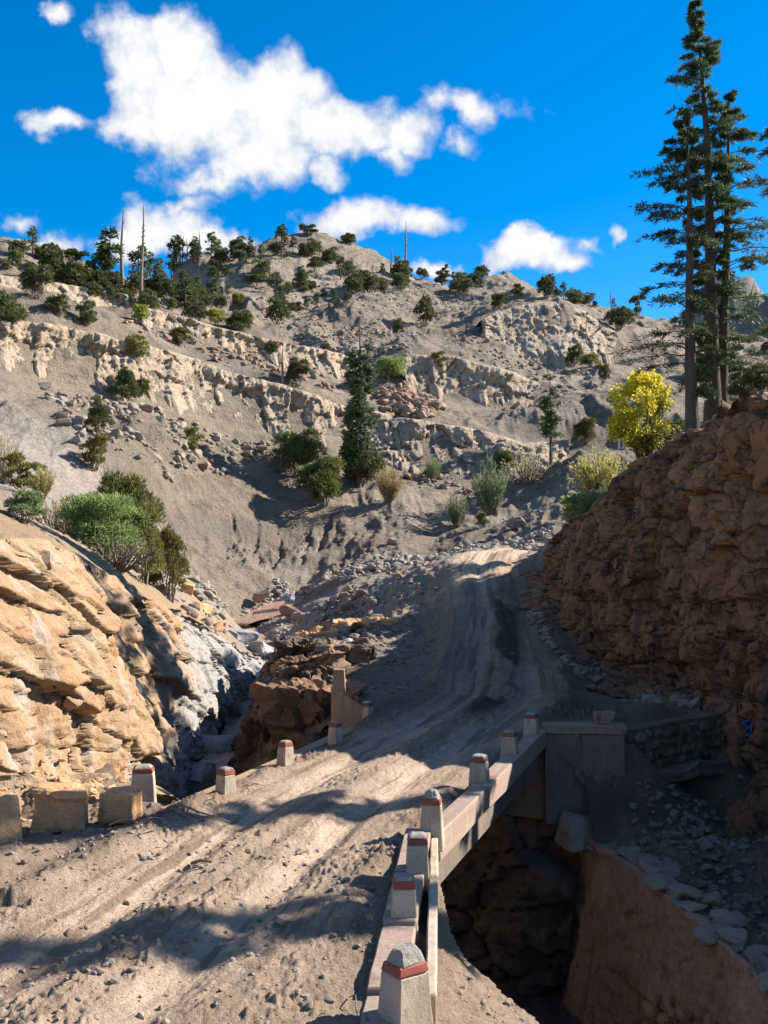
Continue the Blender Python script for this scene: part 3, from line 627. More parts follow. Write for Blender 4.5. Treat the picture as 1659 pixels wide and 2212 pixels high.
def sheet(name, base, top, ns, nt, mat, out=(1, 0), big=.8, bigs=.25, blk=((1.6, 1.0, .5),), fine=.06, back=1.2, curve=0.0, dip=0.0, seed=1, tpow=1.0, crack=.12, kind='structure', style='plates', foot=1.5, drop=.3, proud=0.0, cap=0.0):
    """rock face spanned between two 3D lines, broken into courses and joints"""
    B = resample(base, ns); T = resample(top, ns)
    t = np.linspace(0, 1, nt)
    V = B[None] * (1 - t[:, None, None]) + T[None] * t[:, None, None]
    o = np.array([out[0], out[1], 0.0]); o /= np.linalg.norm(o)
    tang = np.gradient((B + T) / 2, axis=0); tang[:, 2] = 0
    k = max(3, ns // 25); ker = np.ones(k) / k
    tang = np.stack([np.convolve(np.pad(tang[:, i], k, mode='edge'), ker, 'same')[k:-k] for i in range(3)], 1)
    nrm = np.stack([tang[:, 1], -tang[:, 0], tang[:, 2] * 0], 1); nrm /= np.linalg.norm(nrm, axis=1)[:, None] + 1e-9
    nrm *= np.sign((nrm @ o))[:, None] + (np.abs(nrm @ o) < 1e-6)[:, None]
    N = np.repeat(nrm[None], nt, 0); 
    s = np.r_[0, np.cumsum(np.linalg.norm(np.diff((B + T) / 2, axis=0), axis=1))][None] * np.ones((nt, 1))
    x, y, z = V[..., 0], V[..., 1], V[..., 2]
    disp = proud + big * fbm3(x * bigs, y * bigs, z * bigs * .5, 4, seed) + curve * np.sin(np.pi * np.clip(t, 0, 1))[:, None]
    zz = z + dip * s + .35 * fbm3(x * .5, y * .5, z * .5, 3, seed + 30); s2 = s + .35 * fbm3(x * .6 + 5, y * .6, z * .6, 3, seed + 40)
    for i, (bw, bh, am) in enumerate(blk):
        off, e = (plates if style == 'plates' else blocks)(s2, zz, bw, bh, seed * 7 + i * 17)
        disp = disp + am * off - am * crack * 4 * (1 - ss(0, .035 * min(bw, bh) + .015, e))
    if cap:
        off, e = blocks(s2, zz * 0 + 1.0, 2.6, 9.0, seed + 90); disp = disp + cap * ss(.6, .74, t)[:, None] * (.6 + 1.2 * off) * (.2 + .8 * ss(0, .12, e)) * ss(-.15, .25, fbm(s2 * .11, s2 * 0, 3, seed + 91))
    disp = disp + fine * fbm3(x * 3.2, y * 3.2, z * 3.2, 4, seed + 50, .6) * 2
    topfade = 1 - .5 * ss(.9, 1, t)[:, None]
    V = V + N * (disp * topfade)[..., None]
    V[..., 2] += (.25 * big * fbm3(x * bigs * 2, y * bigs * 2, z * bigs, 3, seed + 60))
    # carry the top back into the land and the foot down into it
    rows = [V]
    for q in (.35, .7, 1.0):
        r = V[-1] - nrm * back * q; r[:, 2] -= (.12 * q + .4 * q * q) * back
        rows.append(r[None])
    f0 = V[0] + nrm * (foot(B)[:, None] if callable(foot) else foot) - np.array([0, 0, 1.0]) * (drop(B)[:, None] if callable(drop) else drop)
    SK = []
    for q in (.15, .3, .45, .6, .75, .9):
        k_ = f0 * (1 - q) + V[0] * q; k_[:, 2] += (.5 * fbm(k_[:, 0] * 1.3, k_[:, 1] * 1.3, 4, seed + 70, .6) + .1) * math.sin(math.pi * q); SK.append(k_[None])
    V = np.concatenate([f0[None]] + SK + rows, 0)
    me = mesh_np(name, V.reshape(-1, 3), grid_faces(V.shape[0], ns), smooth=False)
    ob = tag(link(name, me, None, MATS[mat]), kind=kind)
    SHEETS[name] = (V, nrm)
    return ob
def w(p): return (float(p[0]), float(p[1]), float(p[2]))
def h1(x, y, det=False): return float(H0(np.array([float(x)]), np.array([float(y)]), det)[0])
for i, (nm, (b_, t_)) in enumerate(BANDS.items()):
    bb = [P(u, v, d) for u, v, d in b_]; tt = [P(u, v, d) for u, v, d in t_]
    L = sum(math.dist(a, c) for a, c in zip(bb[:-1], bb[1:])); Hh = np.mean([c[2] - a[2] for a, c in zip(bb, tt)])
    step = .16 if bb[0][1] < 130 else .22
    sheet('cliff_band', bb, tt, int(L / step), max(14, int(Hh / step)), 'band_rock', (0.15, -1), big=.8, bigs=.16,
          blk=((3.2, 6.0, .9), (1.3, 1.6, .5), (.5, .5, .17)), fine=.18, back=2.6, dip=.1, seed=100 + i, crack=.2, proud=.5, foot=1.5, drop=3.0, cap=.55, curve=-.2)
# tan cliff along the left bank
lc_base = LC_BASE; lc_top = LC_TOP
lcb = resample(lc_base, 60); lct = resample(lc_top, 60)
sheet('left_cliff', [w(p) for p in lcb], [w(p) for p in lct], 560, 110, 'tan_cliff', (1, -.2), big=1.0, bigs=.28,
      blk=((4.2, 2.4, .6), (1.8, .9, .3), (.7, .4, .09)), fine=.06, back=1.2, dip=.3, seed=7, curve=.5, crack=.13)
# brown cliff on the right, in shade
rc_base = RC_BASE; rc_top = RC_TOP
rcb = resample(rc_base, 60); rct = resample(rc_top, 60)
sheet('right_cliff', [w(p) for p in rcb], [w(p) for p in rct], 560, 170, 'brown_cliff', (-1, -.35), big=1.3, bigs=.3,
      blk=((2.2, 3.0, 1.1), (.9, 1.15, .6), (.4, .45, .2)), fine=.1, back=1.3, dip=-.06, seed=23, curve=.55, crack=.22, proud=.15, foot=lambda B: np.interp(B[:, 1], [31, 35, 42, 45], [1.5, 2.4, 1.9, 1.6]), drop=lambda B: np.interp(B[:, 1], [31, 35], [1.8, .35]))
# walls of the gorge
fw = [(-6.2, 65), (-5.9, 62), (-5.3, 54), (-4.9, 45), (-4.4, 37), (-3.9, 33.2), (-2, 32), (-.35, 31.2), (2, 29.9), (4.5, 28.6), (5.6, 28.2)]
def zfl(y): return -6.7 + 3.4 * float(ss(30, 36, np.array(y))) + 2.0 * float(ss(36, 62, np.array(y)))
fwp = resample([(x, y, h1(x, y), zfl(y)) for x, y in fw], 80)
tz = np.where(fwp[:, 1] < 30.6, -2.0, fwp[:, 2] - .05)
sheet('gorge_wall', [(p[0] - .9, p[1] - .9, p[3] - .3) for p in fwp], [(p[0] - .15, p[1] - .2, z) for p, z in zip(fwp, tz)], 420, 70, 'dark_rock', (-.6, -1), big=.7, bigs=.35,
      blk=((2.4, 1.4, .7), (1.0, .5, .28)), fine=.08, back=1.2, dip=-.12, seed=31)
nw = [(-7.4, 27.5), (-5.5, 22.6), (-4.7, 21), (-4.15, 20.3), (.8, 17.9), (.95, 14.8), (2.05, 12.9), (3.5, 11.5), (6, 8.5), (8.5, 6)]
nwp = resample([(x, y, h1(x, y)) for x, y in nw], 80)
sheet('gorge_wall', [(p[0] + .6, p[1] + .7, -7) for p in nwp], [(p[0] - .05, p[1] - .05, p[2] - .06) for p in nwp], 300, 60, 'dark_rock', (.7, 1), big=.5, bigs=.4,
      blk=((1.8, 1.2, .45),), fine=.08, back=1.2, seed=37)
# floor of the gorge and the stream
gx, gy = np.meshgrid(np.arange(-10, 11, .2), np.arange(6, 68, .2), indexing='xy')
gz = np.vectorize(zfl)(gy) + .35 * fbm(gx * .8, gy * .8, 4, 91) + np.clip(fbm(gx * 1.5, gy * 1.5, 3, 92), 0, 1) * .5
gz -= 8 * ((gx < -8) | (gy > 64.5)) * 0
kp = in_poly((gx[:-1, :-1] + .1), (gy[:-1, :-1] + .1), [(-8.6, 66), (-8.8, 40), (-8.4, 26), (-6.5, 20), (-4, 17.5), (-.5, 16), (0, 12), (3, 8), (8, 3), (12, 6), (7.6, 20), (6.5, 30), (0, 34), (-2.5, 36), (-3.2, 50), (-4.6, 66)])
me = mesh_np('gorge_floor', np.stack([gx, gy, gz], -1).reshape(-1, 3), grid_faces(*gx.shape, kp)); 
tag(link('gorge_floor', me, None, MATS['dark_rock']), kind='structure')
def ribbon(name, path, mat, n=160, m=9):
    p = resample(path, n); tg = np.gradient(p[:, :2], axis=0); tg /= np.linalg.norm(tg, axis=1)[:, None]
    nn = np.stack([tg[:, 1], -tg[:, 0]], 1); a = np.linspace(-1, 1, m)
    wd = p[:, 3] * (1 + .35 * fbm(np.arange(n) * .09, np.zeros(n), 3, 95))
    V = np.zeros((n, m, 3)); V[..., 0] = p[:, None, 0] + nn[:, None, 0] * a[None] * wd[:, None]; V[..., 1] = p[:, None, 1] + nn[:, None, 1] * a[None] * wd[:, None]; V[..., 2] = p[:, None, 2]
    V[..., 2] += .05 * fbm(V[..., 0] * 1.2, V[..., 1] * 1.2, 3, 96)
    me = mesh_np(name, V.reshape(-1, 3), grid_faces(n, m)); return tag(link(name, me, None, MATS[mat]), kind='structure')
q = lambda u, v, d, wd, dz=.0: P(u, v, d)[:2] + (h1(*P(u, v, d)[:2]) + dz, wd)
sp_ = [(x, y, h1(x, y) - .38 if y > 64 else None) for x, y in STREAM]
_m = 99
for _i, (x, y, z) in enumerate(sp_):
    if z is not None: _m = min(_m, z); sp_[_i] = (x, y, _m)
wid = [1.6, 1.7, 2.0, 2.4, 2.4, 2.0, 1.6, 1.3, 1.1]
ribbon('stream', [(x, y, (z if z is not None else -1.3), w_) for (x, y, z), w_ in zip(sp_, wid)] + [
                  (-6.1, 54, zfl(54) + .32, .9), (-6.0, 46, zfl(46) + .32, 1.0), (-5.8, 38, zfl(38) + .3, 1.2), (-5.2, 33, zfl(33) + .3, 1.2), (-3.5, 28, -6.4, 1.4), (1, 23, -6.45, 1.3), (4, 17, -6.5, 1.3), (7, 9, -6.5, 1.3)], 'muddy_water')
# ------------------------------------------------------------------ boxes, stones
def box_mesh(name, a, b, taper=(1, 1), bev=.01, seg=1):
    """box from a to b, its top scaled by taper about its middle"""
    bm = bmesh.new(); bmesh.ops.create_cube(bm, size=1)
    for v in bm.verts:
        k = v.co.z + .5
        for i in (0, 1):
            c = (a[i] + b[i]) / 2; h = (b[i] - a[i]); v.co[i] = c + v.co[i] * h * (1 + (taper[i] - 1) * k)
        v.co.z = a[2] + (b[2] - a[2]) * k
    if bev: bmesh.ops.bevel(bm, geom=bm.edges[:], offset=bev, segments=seg, affect='EDGES', profile=.6)
    me = bpy.data.meshes.new(name); bm.to_mesh(me); bm.free(); return me
def prism_mesh(name, poly, z0, z1, bev=.015, top=None):
    """plan outline raised from z0 to z1 (numbers or one value per corner)"""
    n = len(poly); z0 = [z0] * n if isinstance(z0, (int, float)) else z0; z1 = [z1] * n if isinstance(z1, (int, float)) else z1
    bm = bmesh.new(); lo = [bm.verts.new((p[0], p[1], z)) for p, z in zip(poly, z0)]; hi = [bm.verts.new((p[0], p[1], z)) for p, z in zip(poly, z1)]
    bm.faces.new(lo[::-1]); bm.faces.new(hi)
    for i in range(n): bm.faces.new((lo[i], lo[(i + 1) % n], hi[(i + 1) % n], hi[i]))
    bmesh.ops.recalc_face_normals(bm, faces=bm.faces[:])
    if bev: bmesh.ops.bevel(bm, geom=bm.edges[:], offset=bev, segments=1, affect='EDGES')
    me = bpy.data.meshes.new(name); bm.to_mesh(me); bm.free(); return me
def rough_mesh(me, cuts, amp, fr, seed, zonly=None):
    """cut a mesh finer and roughen it with noise"""
    bm = bmesh.new(); bm.from_mesh(me)
    if cuts: bmesh.ops.subdivide_edges(bm, edges=bm.edges[:], cuts=cuts, use_grid_fill=True)
    bmesh.ops.triangulate(bm, faces=bm.faces[:])
    for v in bm.verts:
        if zonly is not None and not zonly(v.co): continue
        d = mnoise.fractal(v.co * fr + Vector((seed, seed * 2, 0)), .9, 2.0, 4) * amp
        d2 = mnoise.fractal(v.co * fr + Vector((seed + 40, seed, 9)), .9, 2.0, 4) * amp
        d3 = mnoise.fractal(v.co * fr + Vector((seed + 80, seed, 3)), .9, 2.0, 4) * amp
        v.co += Vector((d, d2, d3))
    bm.to_mesh(me); bm.free(); return me
def hull_pts(n, rnd, boxy):
    out = []
    for _ in range(n):
        v = Vector((rnd.uniform(-1, 1), rnd.uniform(-1, 1), rnd.uniform(-1, 1)))
        if boxy < 1: v = v.lerp(v.normalized() if v.length > 1e-3 else v, 1 - boxy)
        out.append(v * .5)
    return out
def stone_mesh(name, seed, n=16, boxy=.5, bev=.05):
    rnd = random.Random(seed); bm = bmesh.new()
    for p in hull_pts(n, rnd, boxy): bm.verts.new(p)
    r = bmesh.ops.convex_hull(bm, input=bm.verts[:])
    bmesh.ops.delete(bm, geom=list({g for g in r['geom_interior'] + r['geom_unused'] if isinstance(g, bmesh.types.BMVert)}), context='VERTS')
    bmesh.ops.dissolve_limit(bm, angle_limit=R(9), verts=bm.verts[:], edges=bm.edges[:])
    if bev: bmesh.ops.bevel(bm, geom=bm.edges[:], offset=bev, segments=1, affect='EDGES', clamp_overlap=True)
    bmesh.ops.triangulate(bm, faces=bm.faces[:])
    me = bpy.data.meshes.new(name); bm.to_mesh(me); bm.free(); return me
STONES = [stone_mesh('stone', 900 + i, 13 + i % 5, .35 + .5 * (i % 3) / 2, .05) for i in range(14)]
BLOCKS = [stone_mesh('rock_block', 950 + i, 12, 1.0, .035) for i in range(10)]
_copies = {}
def with_mat(me, m):
    """one mesh copy for each material, shared by all its users"""
    k = (me.name, m)
    if k not in _copies:
        c = me.copy(); c.materials.clear(); c.materials.append(MATS[m]); _copies[k] = c
    return _copies[k]

# ------------------------------------------------------------------ bridge
bdx, bdy = BR_F[0] - BR_N[0], BR_F[1] - BR_N[1]; bl = math.hypot(bdx, bdy); bdx /= bl; bdy /= bl    # along
blx, bly = -bdy, bdx                                                                                # to the left
def along(p, s, o): return (p[0] + bdx * s + blx * o, p[1] + bdy * s + bly * o)
bridge = tag(empty('bridge', (.1, 24.5, 0)), 'concrete road bridge across the gorge, its deck buried in pale mud', 'bridge')
def bpart(name, me, m, parent=None):
    o = link(name, me, None, MATS[m]); o.parent = parent or bridge
    o.matrix_parent_inverse = Matrix.Translation(-Vector(bridge.location)) if parent is None else Matrix.Identity(4)
    return o
Lr = bl
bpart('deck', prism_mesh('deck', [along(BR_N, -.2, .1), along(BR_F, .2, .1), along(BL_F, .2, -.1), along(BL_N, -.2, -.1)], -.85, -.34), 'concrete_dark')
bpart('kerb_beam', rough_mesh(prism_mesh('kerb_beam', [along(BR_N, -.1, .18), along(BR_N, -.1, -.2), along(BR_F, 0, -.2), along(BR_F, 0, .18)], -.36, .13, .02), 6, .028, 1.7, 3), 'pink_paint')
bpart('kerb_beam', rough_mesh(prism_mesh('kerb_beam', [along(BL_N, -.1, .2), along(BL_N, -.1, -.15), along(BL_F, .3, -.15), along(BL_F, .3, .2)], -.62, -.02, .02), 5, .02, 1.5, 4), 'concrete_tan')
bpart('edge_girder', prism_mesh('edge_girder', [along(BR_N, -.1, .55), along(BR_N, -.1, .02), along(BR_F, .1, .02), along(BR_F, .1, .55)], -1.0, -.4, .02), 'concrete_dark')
# near wing wall on the right with its stepped kerb
kx = lambda y: -.14 + (y - 12.1) * .09
for (ya, yb, z) in ((9.0, 11.45, .02), (11.45, 13.35, .10), (13.35, 15.4, .16), (15.4, 17.75, .2)):
    bpart('kerb_step', rough_mesh(prism_mesh('kerb_step', [(kx(ya), ya), (kx(ya) + .44, ya), (kx(yb) + .44, yb), (kx(yb), yb)], -.5, z, .02), 3, .012, 1.8, ya), 'pink_paint')
wy = [11.3, 13, 15, 16.6, 18.0]
bpart('wing_wall', rough_mesh(prism_mesh('wing_wall', [(.44 + (y - 11.3) * .056, y) for y in wy] + [(.57 + (y - 11.3) * .056, y) for y in wy[::-1]], -2.8, .1, .02), 3, .02, 1.2, 9), 'bollard_concrete')
# far abutment, its wing and the footing below
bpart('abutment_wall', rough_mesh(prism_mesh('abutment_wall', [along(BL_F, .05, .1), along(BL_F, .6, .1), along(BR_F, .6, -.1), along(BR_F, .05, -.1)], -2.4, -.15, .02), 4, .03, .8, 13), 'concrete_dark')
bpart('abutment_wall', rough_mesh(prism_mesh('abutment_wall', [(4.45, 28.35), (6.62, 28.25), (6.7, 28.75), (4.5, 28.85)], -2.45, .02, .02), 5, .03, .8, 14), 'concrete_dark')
bpart('wall_cap', rough_mesh(prism_mesh('wall_cap', [(4.38, 28.28), (6.66, 28.18), (6.74, 28.8), (4.45, 28.9)], .02, .26, .02), 4, .02, 1.2, 15), 'red_stone')
# far left wing wall: high end, sloping cap, two posts
wl = [(-.62, 30.5), (-1.62, 32.2)]
def wl_pt(k, o): 
    dx, dy = wl[1][0] - wl[0][0], wl[1][1] - wl[0][1]; L = math.hypot(dx, dy)
    return (wl[0][0] + dx * k - dy / L * o, wl[0][1] + dy * k + dx / L * o)
bpart('wing_wall', rough_mesh(prism_mesh('wing_wall', [(-.3, 30.6), (-1.5, 30.85), (-1.62, 31.28), (-.42, 31.03)], -1.6, [.25, .95, .95, .25], .02), 3, .015, 1.2, 17), 'concrete_tan')
bpart('wall_post', box_mesh('wall_post', (-1.56, 30.86, .8), (-1.16, 31.26, 1.5), (.8, .8)), 'concrete_tan')

# ------------------------------------------------------------------ bollards
def bollard(loc, rz, wx, wy_, h, label, seed, broken=False, lean=0.0, cap=True, red=.11):
    o = tag(empty('bollard', loc, rz), label, 'bollard', 'concrete bollards of the bridge'); o.rotation_euler = (lean, lean * .5, rz)
    tz = 1 - red / h * .9; tp = .74
    k = 1 + (tp - 1) * tz
    body = link('body', rough_mesh(box_mesh('body', (-wx / 2, -wy_ / 2, -.25), (wx / 2, wy_ / 2, h * tz), (k, k), .018), 3, .009, 3, seed), o, MATS['bollard_concrete'])
    a = wx / 2 * k + .004; b = wy_ / 2 * k + .004
    me = box_mesh('red_band', (-a, -b, h * tz + .001), (a, b, h), (.9, .9), .014)
    link('red_band', rough_mesh(me, 3, .008, 4, seed + 5), body, MATS['red_paint'])
    me = box_mesh('top', (-a * .9, -b * .9, h - .005), (a * .9, b * .9, h + (.14 if broken else .045)), (.55 if broken else .72,) * 2, .02)
    link('top', rough_mesh(me, 4, .035 if broken else .012, 4, seed + 9), o, MATS['broken_concrete'])
    return o
brg = -math.atan2(bdx, bdy)
BOLL = [((.22, 10.95, 0), .65, .5, .42, .58, 'nearest concrete bollard with a red band and worn top at the bottom edge', True),
        ((.26, 13.62, .08), .03, .38, .42, .54, 'second nearest bollard on the right kerb, flat grey top above its red band', False),
        ((.50, 15.5, .14), .0, .38, .42, .52, 'third bollard on the right kerb, dirt heaped on its red top', False),
        ((.82, 17.75, .1), -.12, .42, .42, .62, 'crumbling bollard at the bend of the right kerb with exposed rubble side', True)]
for s, lb in ((4.3, 'bollard halfway along the right edge of the bridge with a pale sunlit side'), (7.6, 'small shaded bollard near the far end of the right kerb, dark lettering on it'), (10.6, 'last bollard at the far right corner of the bridge beside the abutment wall')):
    x, y = along(BR_N, s, .12); BOLL.append(((x, y, .1), brg, .42, .42, .52, lb, False))
for i, (lc, rz, wx, wy_, h, lb, br) in enumerate(BOLL):
    bollard(lc, rz, wx, wy_, h, lb, i * 3.7, br)
for i, (x, y, rz, wx, wy_, h, lb) in enumerate([(-4.98, 21.3, .15, .55, .5, .62, 'wide square bollard at the near left corner beside the cliff'), (-3.25, 21.15, brg - .5, .38, .34, .60, 'left bollard with rounded red top standing above the stream'),
        (-2.32, 24.2, brg - .45, .36, .34, .62, 'left edge bollard with a chipped top and white sunlit side'), (-1.28, 27.2, brg - .4, .36, .34, .60, 'left edge bollard with a white sunlit face before the wing wall'), (-.5, 30.75, brg - .3, .34, .34, .62, 'bollard with a dark red top at the low end of the left wing wall')]):
    bollard((x, y, max(h1(x, y) - .05, -.1)), rz, wx, wy_, h, lb, 40 + i * 3.1)

# ------------------------------------------------------------------ walls on the right of the bridge
rw = tag(empty('retaining_wall', (8.7, 31, -1.2)), 'low shaded rubble retaining wall between the abutment and the right cliff', 'wall')
def part(root, name, me, m, label=None):
    o = link(name, me, None, MATS[m]); o.parent = root; o.matrix_parent_inverse = Matrix.Translation(-Vector(root.location))
    if label: o['label'] = label
    return o
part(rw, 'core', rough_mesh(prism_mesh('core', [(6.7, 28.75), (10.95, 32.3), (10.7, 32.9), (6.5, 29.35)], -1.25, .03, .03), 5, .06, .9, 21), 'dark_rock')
part(rw, 'footing', rough_mesh(prism_mesh('footing', [(6.3, 28.0), (8.6, 29.7), (11.1, 31.8), (10.9, 32.4), (6.6, 28.8)], -1.62, -1.22, .04), 6, .16, .9, 22), 'concrete_dark')
rnd = random.Random(4)
wl_dir = Vector((4.25, 3.55, 0)).normalized(); wl_n = Vector((wl_dir.y, -wl_dir.x, 0))
for r_ in range(4):
    s = rnd.uniform(0, .2)
    while s < 5.4:
        L = rnd.uniform(.25, .55); hgt = .29
        p = Vector((6.7, 28.75, 0)) + wl_dir * (s + L / 2) + wl_n * rnd.uniform(-.02, .05)
        o = part(rw, 'stone', with_mat(BLOCKS[rnd.randrange(10)], 'dark_rock' if rnd.random() < .7 else 'concrete_dark'), 'dark_rock')
        o.matrix_parent_inverse = Matrix.Translation(-Vector(rw.location))
        o.location = (p.x, p.y, -1.07 + r_ * hgt + .0); o.rotation_euler = (rnd.uniform(-.1, .1), rnd.uniform(-.1, .1), math.atan2(wl_dir.y, wl_dir.x)); o.scale = (L * 1.15, .3, hgt * 1.15)
        s += L
# long plastered wall standing in the ravine
MW = [(5.35, 28.4), (5.75, 24), (6.25, 20), (6.8, 16.5), (7.7, 13), (9.0, 9.5), (10.2, 6)]
mw = tag(empty('ravine_wall', (6.5, 18, -6.6)), 'long cracked plastered stone wall holding the ravine terrace on the right', 'wall')
mp = resample([(x, y, -2.45 - .25 * math.sin(y * .5)) for x, y in MW], 60)
ob = sheet('plaster_face', [(p[0] - .75, p[1] - .1, -7.2) for p in mp], [(p[0], p[1], p[2]) for p in mp], 420, 90, 'plaster', (-1, -.12), big=.3, bigs=.4, blk=((3.0, 2.2, .1), (1.1, .8, .06)), fine=.07, back=1.0, seed=41, crack=.25, kind=None)
ob.parent = mw; ob.matrix_parent_inverse = Matrix.Translation(-Vector(mw.location))
for i in range(64):
    k = i / 63; y = 28.2 - 20 * k; x = float(np.interp(-y, [-p[1] for p in MW], [p[0] for p in MW])) + rnd.uniform(.05, .8); z = -2.45 - .25 * math.sin(y * .5)
    s = rnd.uniform(.35, .8)
    o = part(mw, 'stone', with_mat(STONES[rnd.randrange(14)], 'pale_boulder' if rnd.random() < .35 else 'terrace_stone'), 'grey_stone')
    o.location = (x, y, z - .03 + rnd.uniform(-.05, .06)); o.rotation_euler = (rnd.uniform(-.2, .2), rnd.uniform(-.2, .2), rnd.uniform(0, 6)); o.scale = (s * 1.4, s * 1.2, s * .55)
FV, FN = SHEETS['plaster_face']
cnt = 0
for i in range(700):      # rubble core showing where the plaster has fallen
    r_, c_ = rnd.randrange(8, 78), rnd.randrange(70, 215)
    p = FV[r_, c_]
    if not (17.5 < p[1] < 23.5 and -7 < p[2] < -3.5): continue
    if n2d(np.array([p[1] * .55]), np.array([p[2] * .55]), 77)[0] + .35 - .9 * max(0, (p[2] + 4.4)) < .12: continue
    cnt += 1
    if cnt > 170: break
    s = rnd.uniform(.16, .3); o = part(mw, 'stone', with_mat(STONES[rnd.randrange(14)], 'outcrop'), 'dark_rock')
    o.location = p; o.rotation_euler = (rnd.uniform(0, 6), rnd.uniform(0, 6), rnd.uniform(0, 6)); o.scale = (s, s, s)
o = part(mw, 'wall_end', rough_mesh(with_mat(stone_mesh('wall_end', 77, 20, 1.0, .03), 'grey_stone'), 3, .06, 2.2, 3), 'grey_stone'); o.location = (5.5, 28.0, -2.6); o.scale = (1.5, 1.1, 1.1); o.rotation_euler = (.1, .1, .4)
# ------------------------------------------------------------------ plants
def rng(seed): return np.random.default_rng(seed)
def unit(v): return v / (np.linalg.norm(v, axis=-1, keepdims=True) + 1e-9)
def leaves(name, c, d, L, W, seed):
    """one pointed leaf spray (quad) at each point c along direction d"""
    g = rng(seed); n = len(c); d = unit(d); s = unit(np.cross(d, unit(g.normal(size=(n, 3)))))
    L = np.broadcast_to(np.asarray(L, float), (n,))[:, None]; W = np.broadcast_to(np.asarray(W, float), (n,))[:, None]
    up = np.cross(d, s) * W * .25
    v = np.stack([c, c + d * L * .45 + s * W * .5 + up, c + d * L, c + d * L * .45 - s * W * .5 + up], 1).reshape(-1, 3)
    f = np.arange(n * 4).reshape(-1, 4)
    return mesh_np(name, v, f, smooth=False)
def tubes(name, lines, sides=6):
    """lines: list of (k,4) arrays of x y z radius"""
    V = []; F = []; o = 0
    for ln in lines:
        ln = np.asarray(ln, float); k = len(ln); t = unit(np.gradient(ln[:, :3], axis=0))
        a = unit(np.cross(t, np.array([.31, .95, .12]))); b = np.cross(t, a)
        ang = np.arange(sides) * 2 * np.pi / sides
        ring = ln[:, None, :3] + ln[:, None, 3:4] * (a[:, None] * np.cos(ang)[None, :, None] + b[:, None] * np.sin(ang)[None, :, None])
        V.append(ring.reshape(-1, 3)); i = np.arange(k * sides).reshape(k, sides) + o; j = np.roll(i, -1, 1)
        F.append(np.stack([i[:-1], j[:-1], j[1:], i[1:]], -1).reshape(-1, 4)); o += k * sides
    return mesh_np(name, np.concatenate(V), np.concatenate(F))
def line(p, q, r0, r1, k, wob, g, sag=0.0):
    t = np.linspace(0, 1, k)[:, None]; p = np.asarray(p, float); q = np.asarray(q, float)
    c = p * (1 - t) + q * t + g.normal(size=(k, 3)) * wob * np.sin(np.pi * t); c[:, 2] += sag * np.sin(np.pi * t[:, 0])
    return np.concatenate([c, r0 + (r1 - r0) * t], 1)
def bush_proto(seed, n, L, W, form='round', nl=14):
    """crown and stems of a shrub, 1 m high and about 1 m wide"""
    g = rng(seed); lob = []
    for i in range(nl):
        h = g.uniform(.18, .86); 
        if form == 'cone': rad = .46 * (1 - h) + .08; lr = .12 + .12 * (1 - h)
        elif form == 'open': rad = .42 * g.uniform(.5, 1); lr = g.uniform(.08, .15)
        elif form == 'flat': h = g.uniform(.6, .9); rad = .5; lr = .14
        else: rad = .40 * math.sqrt(max(0, 1 - ((h - .45) / .52) ** 2)); lr = g.uniform(.14, .24)
        a = g.uniform(0, 6.283); rr = rad * math.sqrt(g.uniform(.1, 1))
        lob.append((rr * math.cos(a), rr * math.sin(a), h, lr))
    lob.append((0, 0, .5, .28 if form in ('round', 'cone') else .12))
    if form == 'cone': lob += [(0, 0, .93, .07), (.02, 0, .8, .12)]
    lob = np.array(lob); wgt = lob[:, 3] ** 2; k = g.choice(len(lob), n, p=wgt / wgt.sum())
    d = unit(g.normal(size=(n, 3))); d[:, 2] = np.where(d[:, 2] < -.35, -d[:, 2], d[:, 2])
    c = lob[k, :3] + d * lob[k, 3:4] * g.uniform(.55, 1.05, (n, 1)) * np.array([1, 1, .9])
    c[:, 2] = np.maximum(c[:, 2], .03)
    dd = d + np.array([0, 0, .5 if form != 'flat' else .1]) + g.normal(size=(n, 3)) * .35
    cr = leaves('crown', c - unit(dd) * L * .3, dd, L * g.uniform(.6, 1.3, n), W * g.uniform(.7, 1.3, n), seed)
    st = [line((g.normal() * .03, g.normal() * .03, -.06), l[:3] * np.array([.9, .9, .95]), .022 if form != 'flat' else .04, .006, 6, .02, g) for l in lob[:8]]
    return cr, tubes('stem', st, 5)
def willow_proto(seed, stems, per, L, W, spread=.3, droop=0.0, leafless=.0):
    g = rng(seed); ls = []; C = []; D = []
    for i in range(stems):
        a = g.uniform(0, 6.283); r = spread * math.sqrt(g.uniform(0, 1)); h = g.uniform(.55, 1.0) * (1 - .35 * (r / spread) ** 2)
        b = np.array([math.cos(a) * r * .22, math.sin(a) * r * .22, -.05]); e = np.array([math.cos(a) * r * 1.35, math.sin(a) * r * 1.35, h])
        l = line(b, e, .014, .003, 7, .02, g, droop); ls.append(l)
        if g.uniform() < leafless: continue
        t = g.uniform(.28, 1, per); p = np.stack([np.interp(t, np.linspace(0, 1, 7), l[:, k]) for k in range(3)], 1)
        C.append(p + g.normal(size=(per, 3)) * .022); D.append(unit(e - b) * .9 + g.normal(size=(per, 3)) * .45)
    C = np.concatenate(C); D = np.concatenate(D)
    return leaves('crown', C, D, L * g.uniform(.6, 1.3, len(C)), W * g.uniform(.7, 1.3, len(C)), seed), tubes('stem', ls, 4)
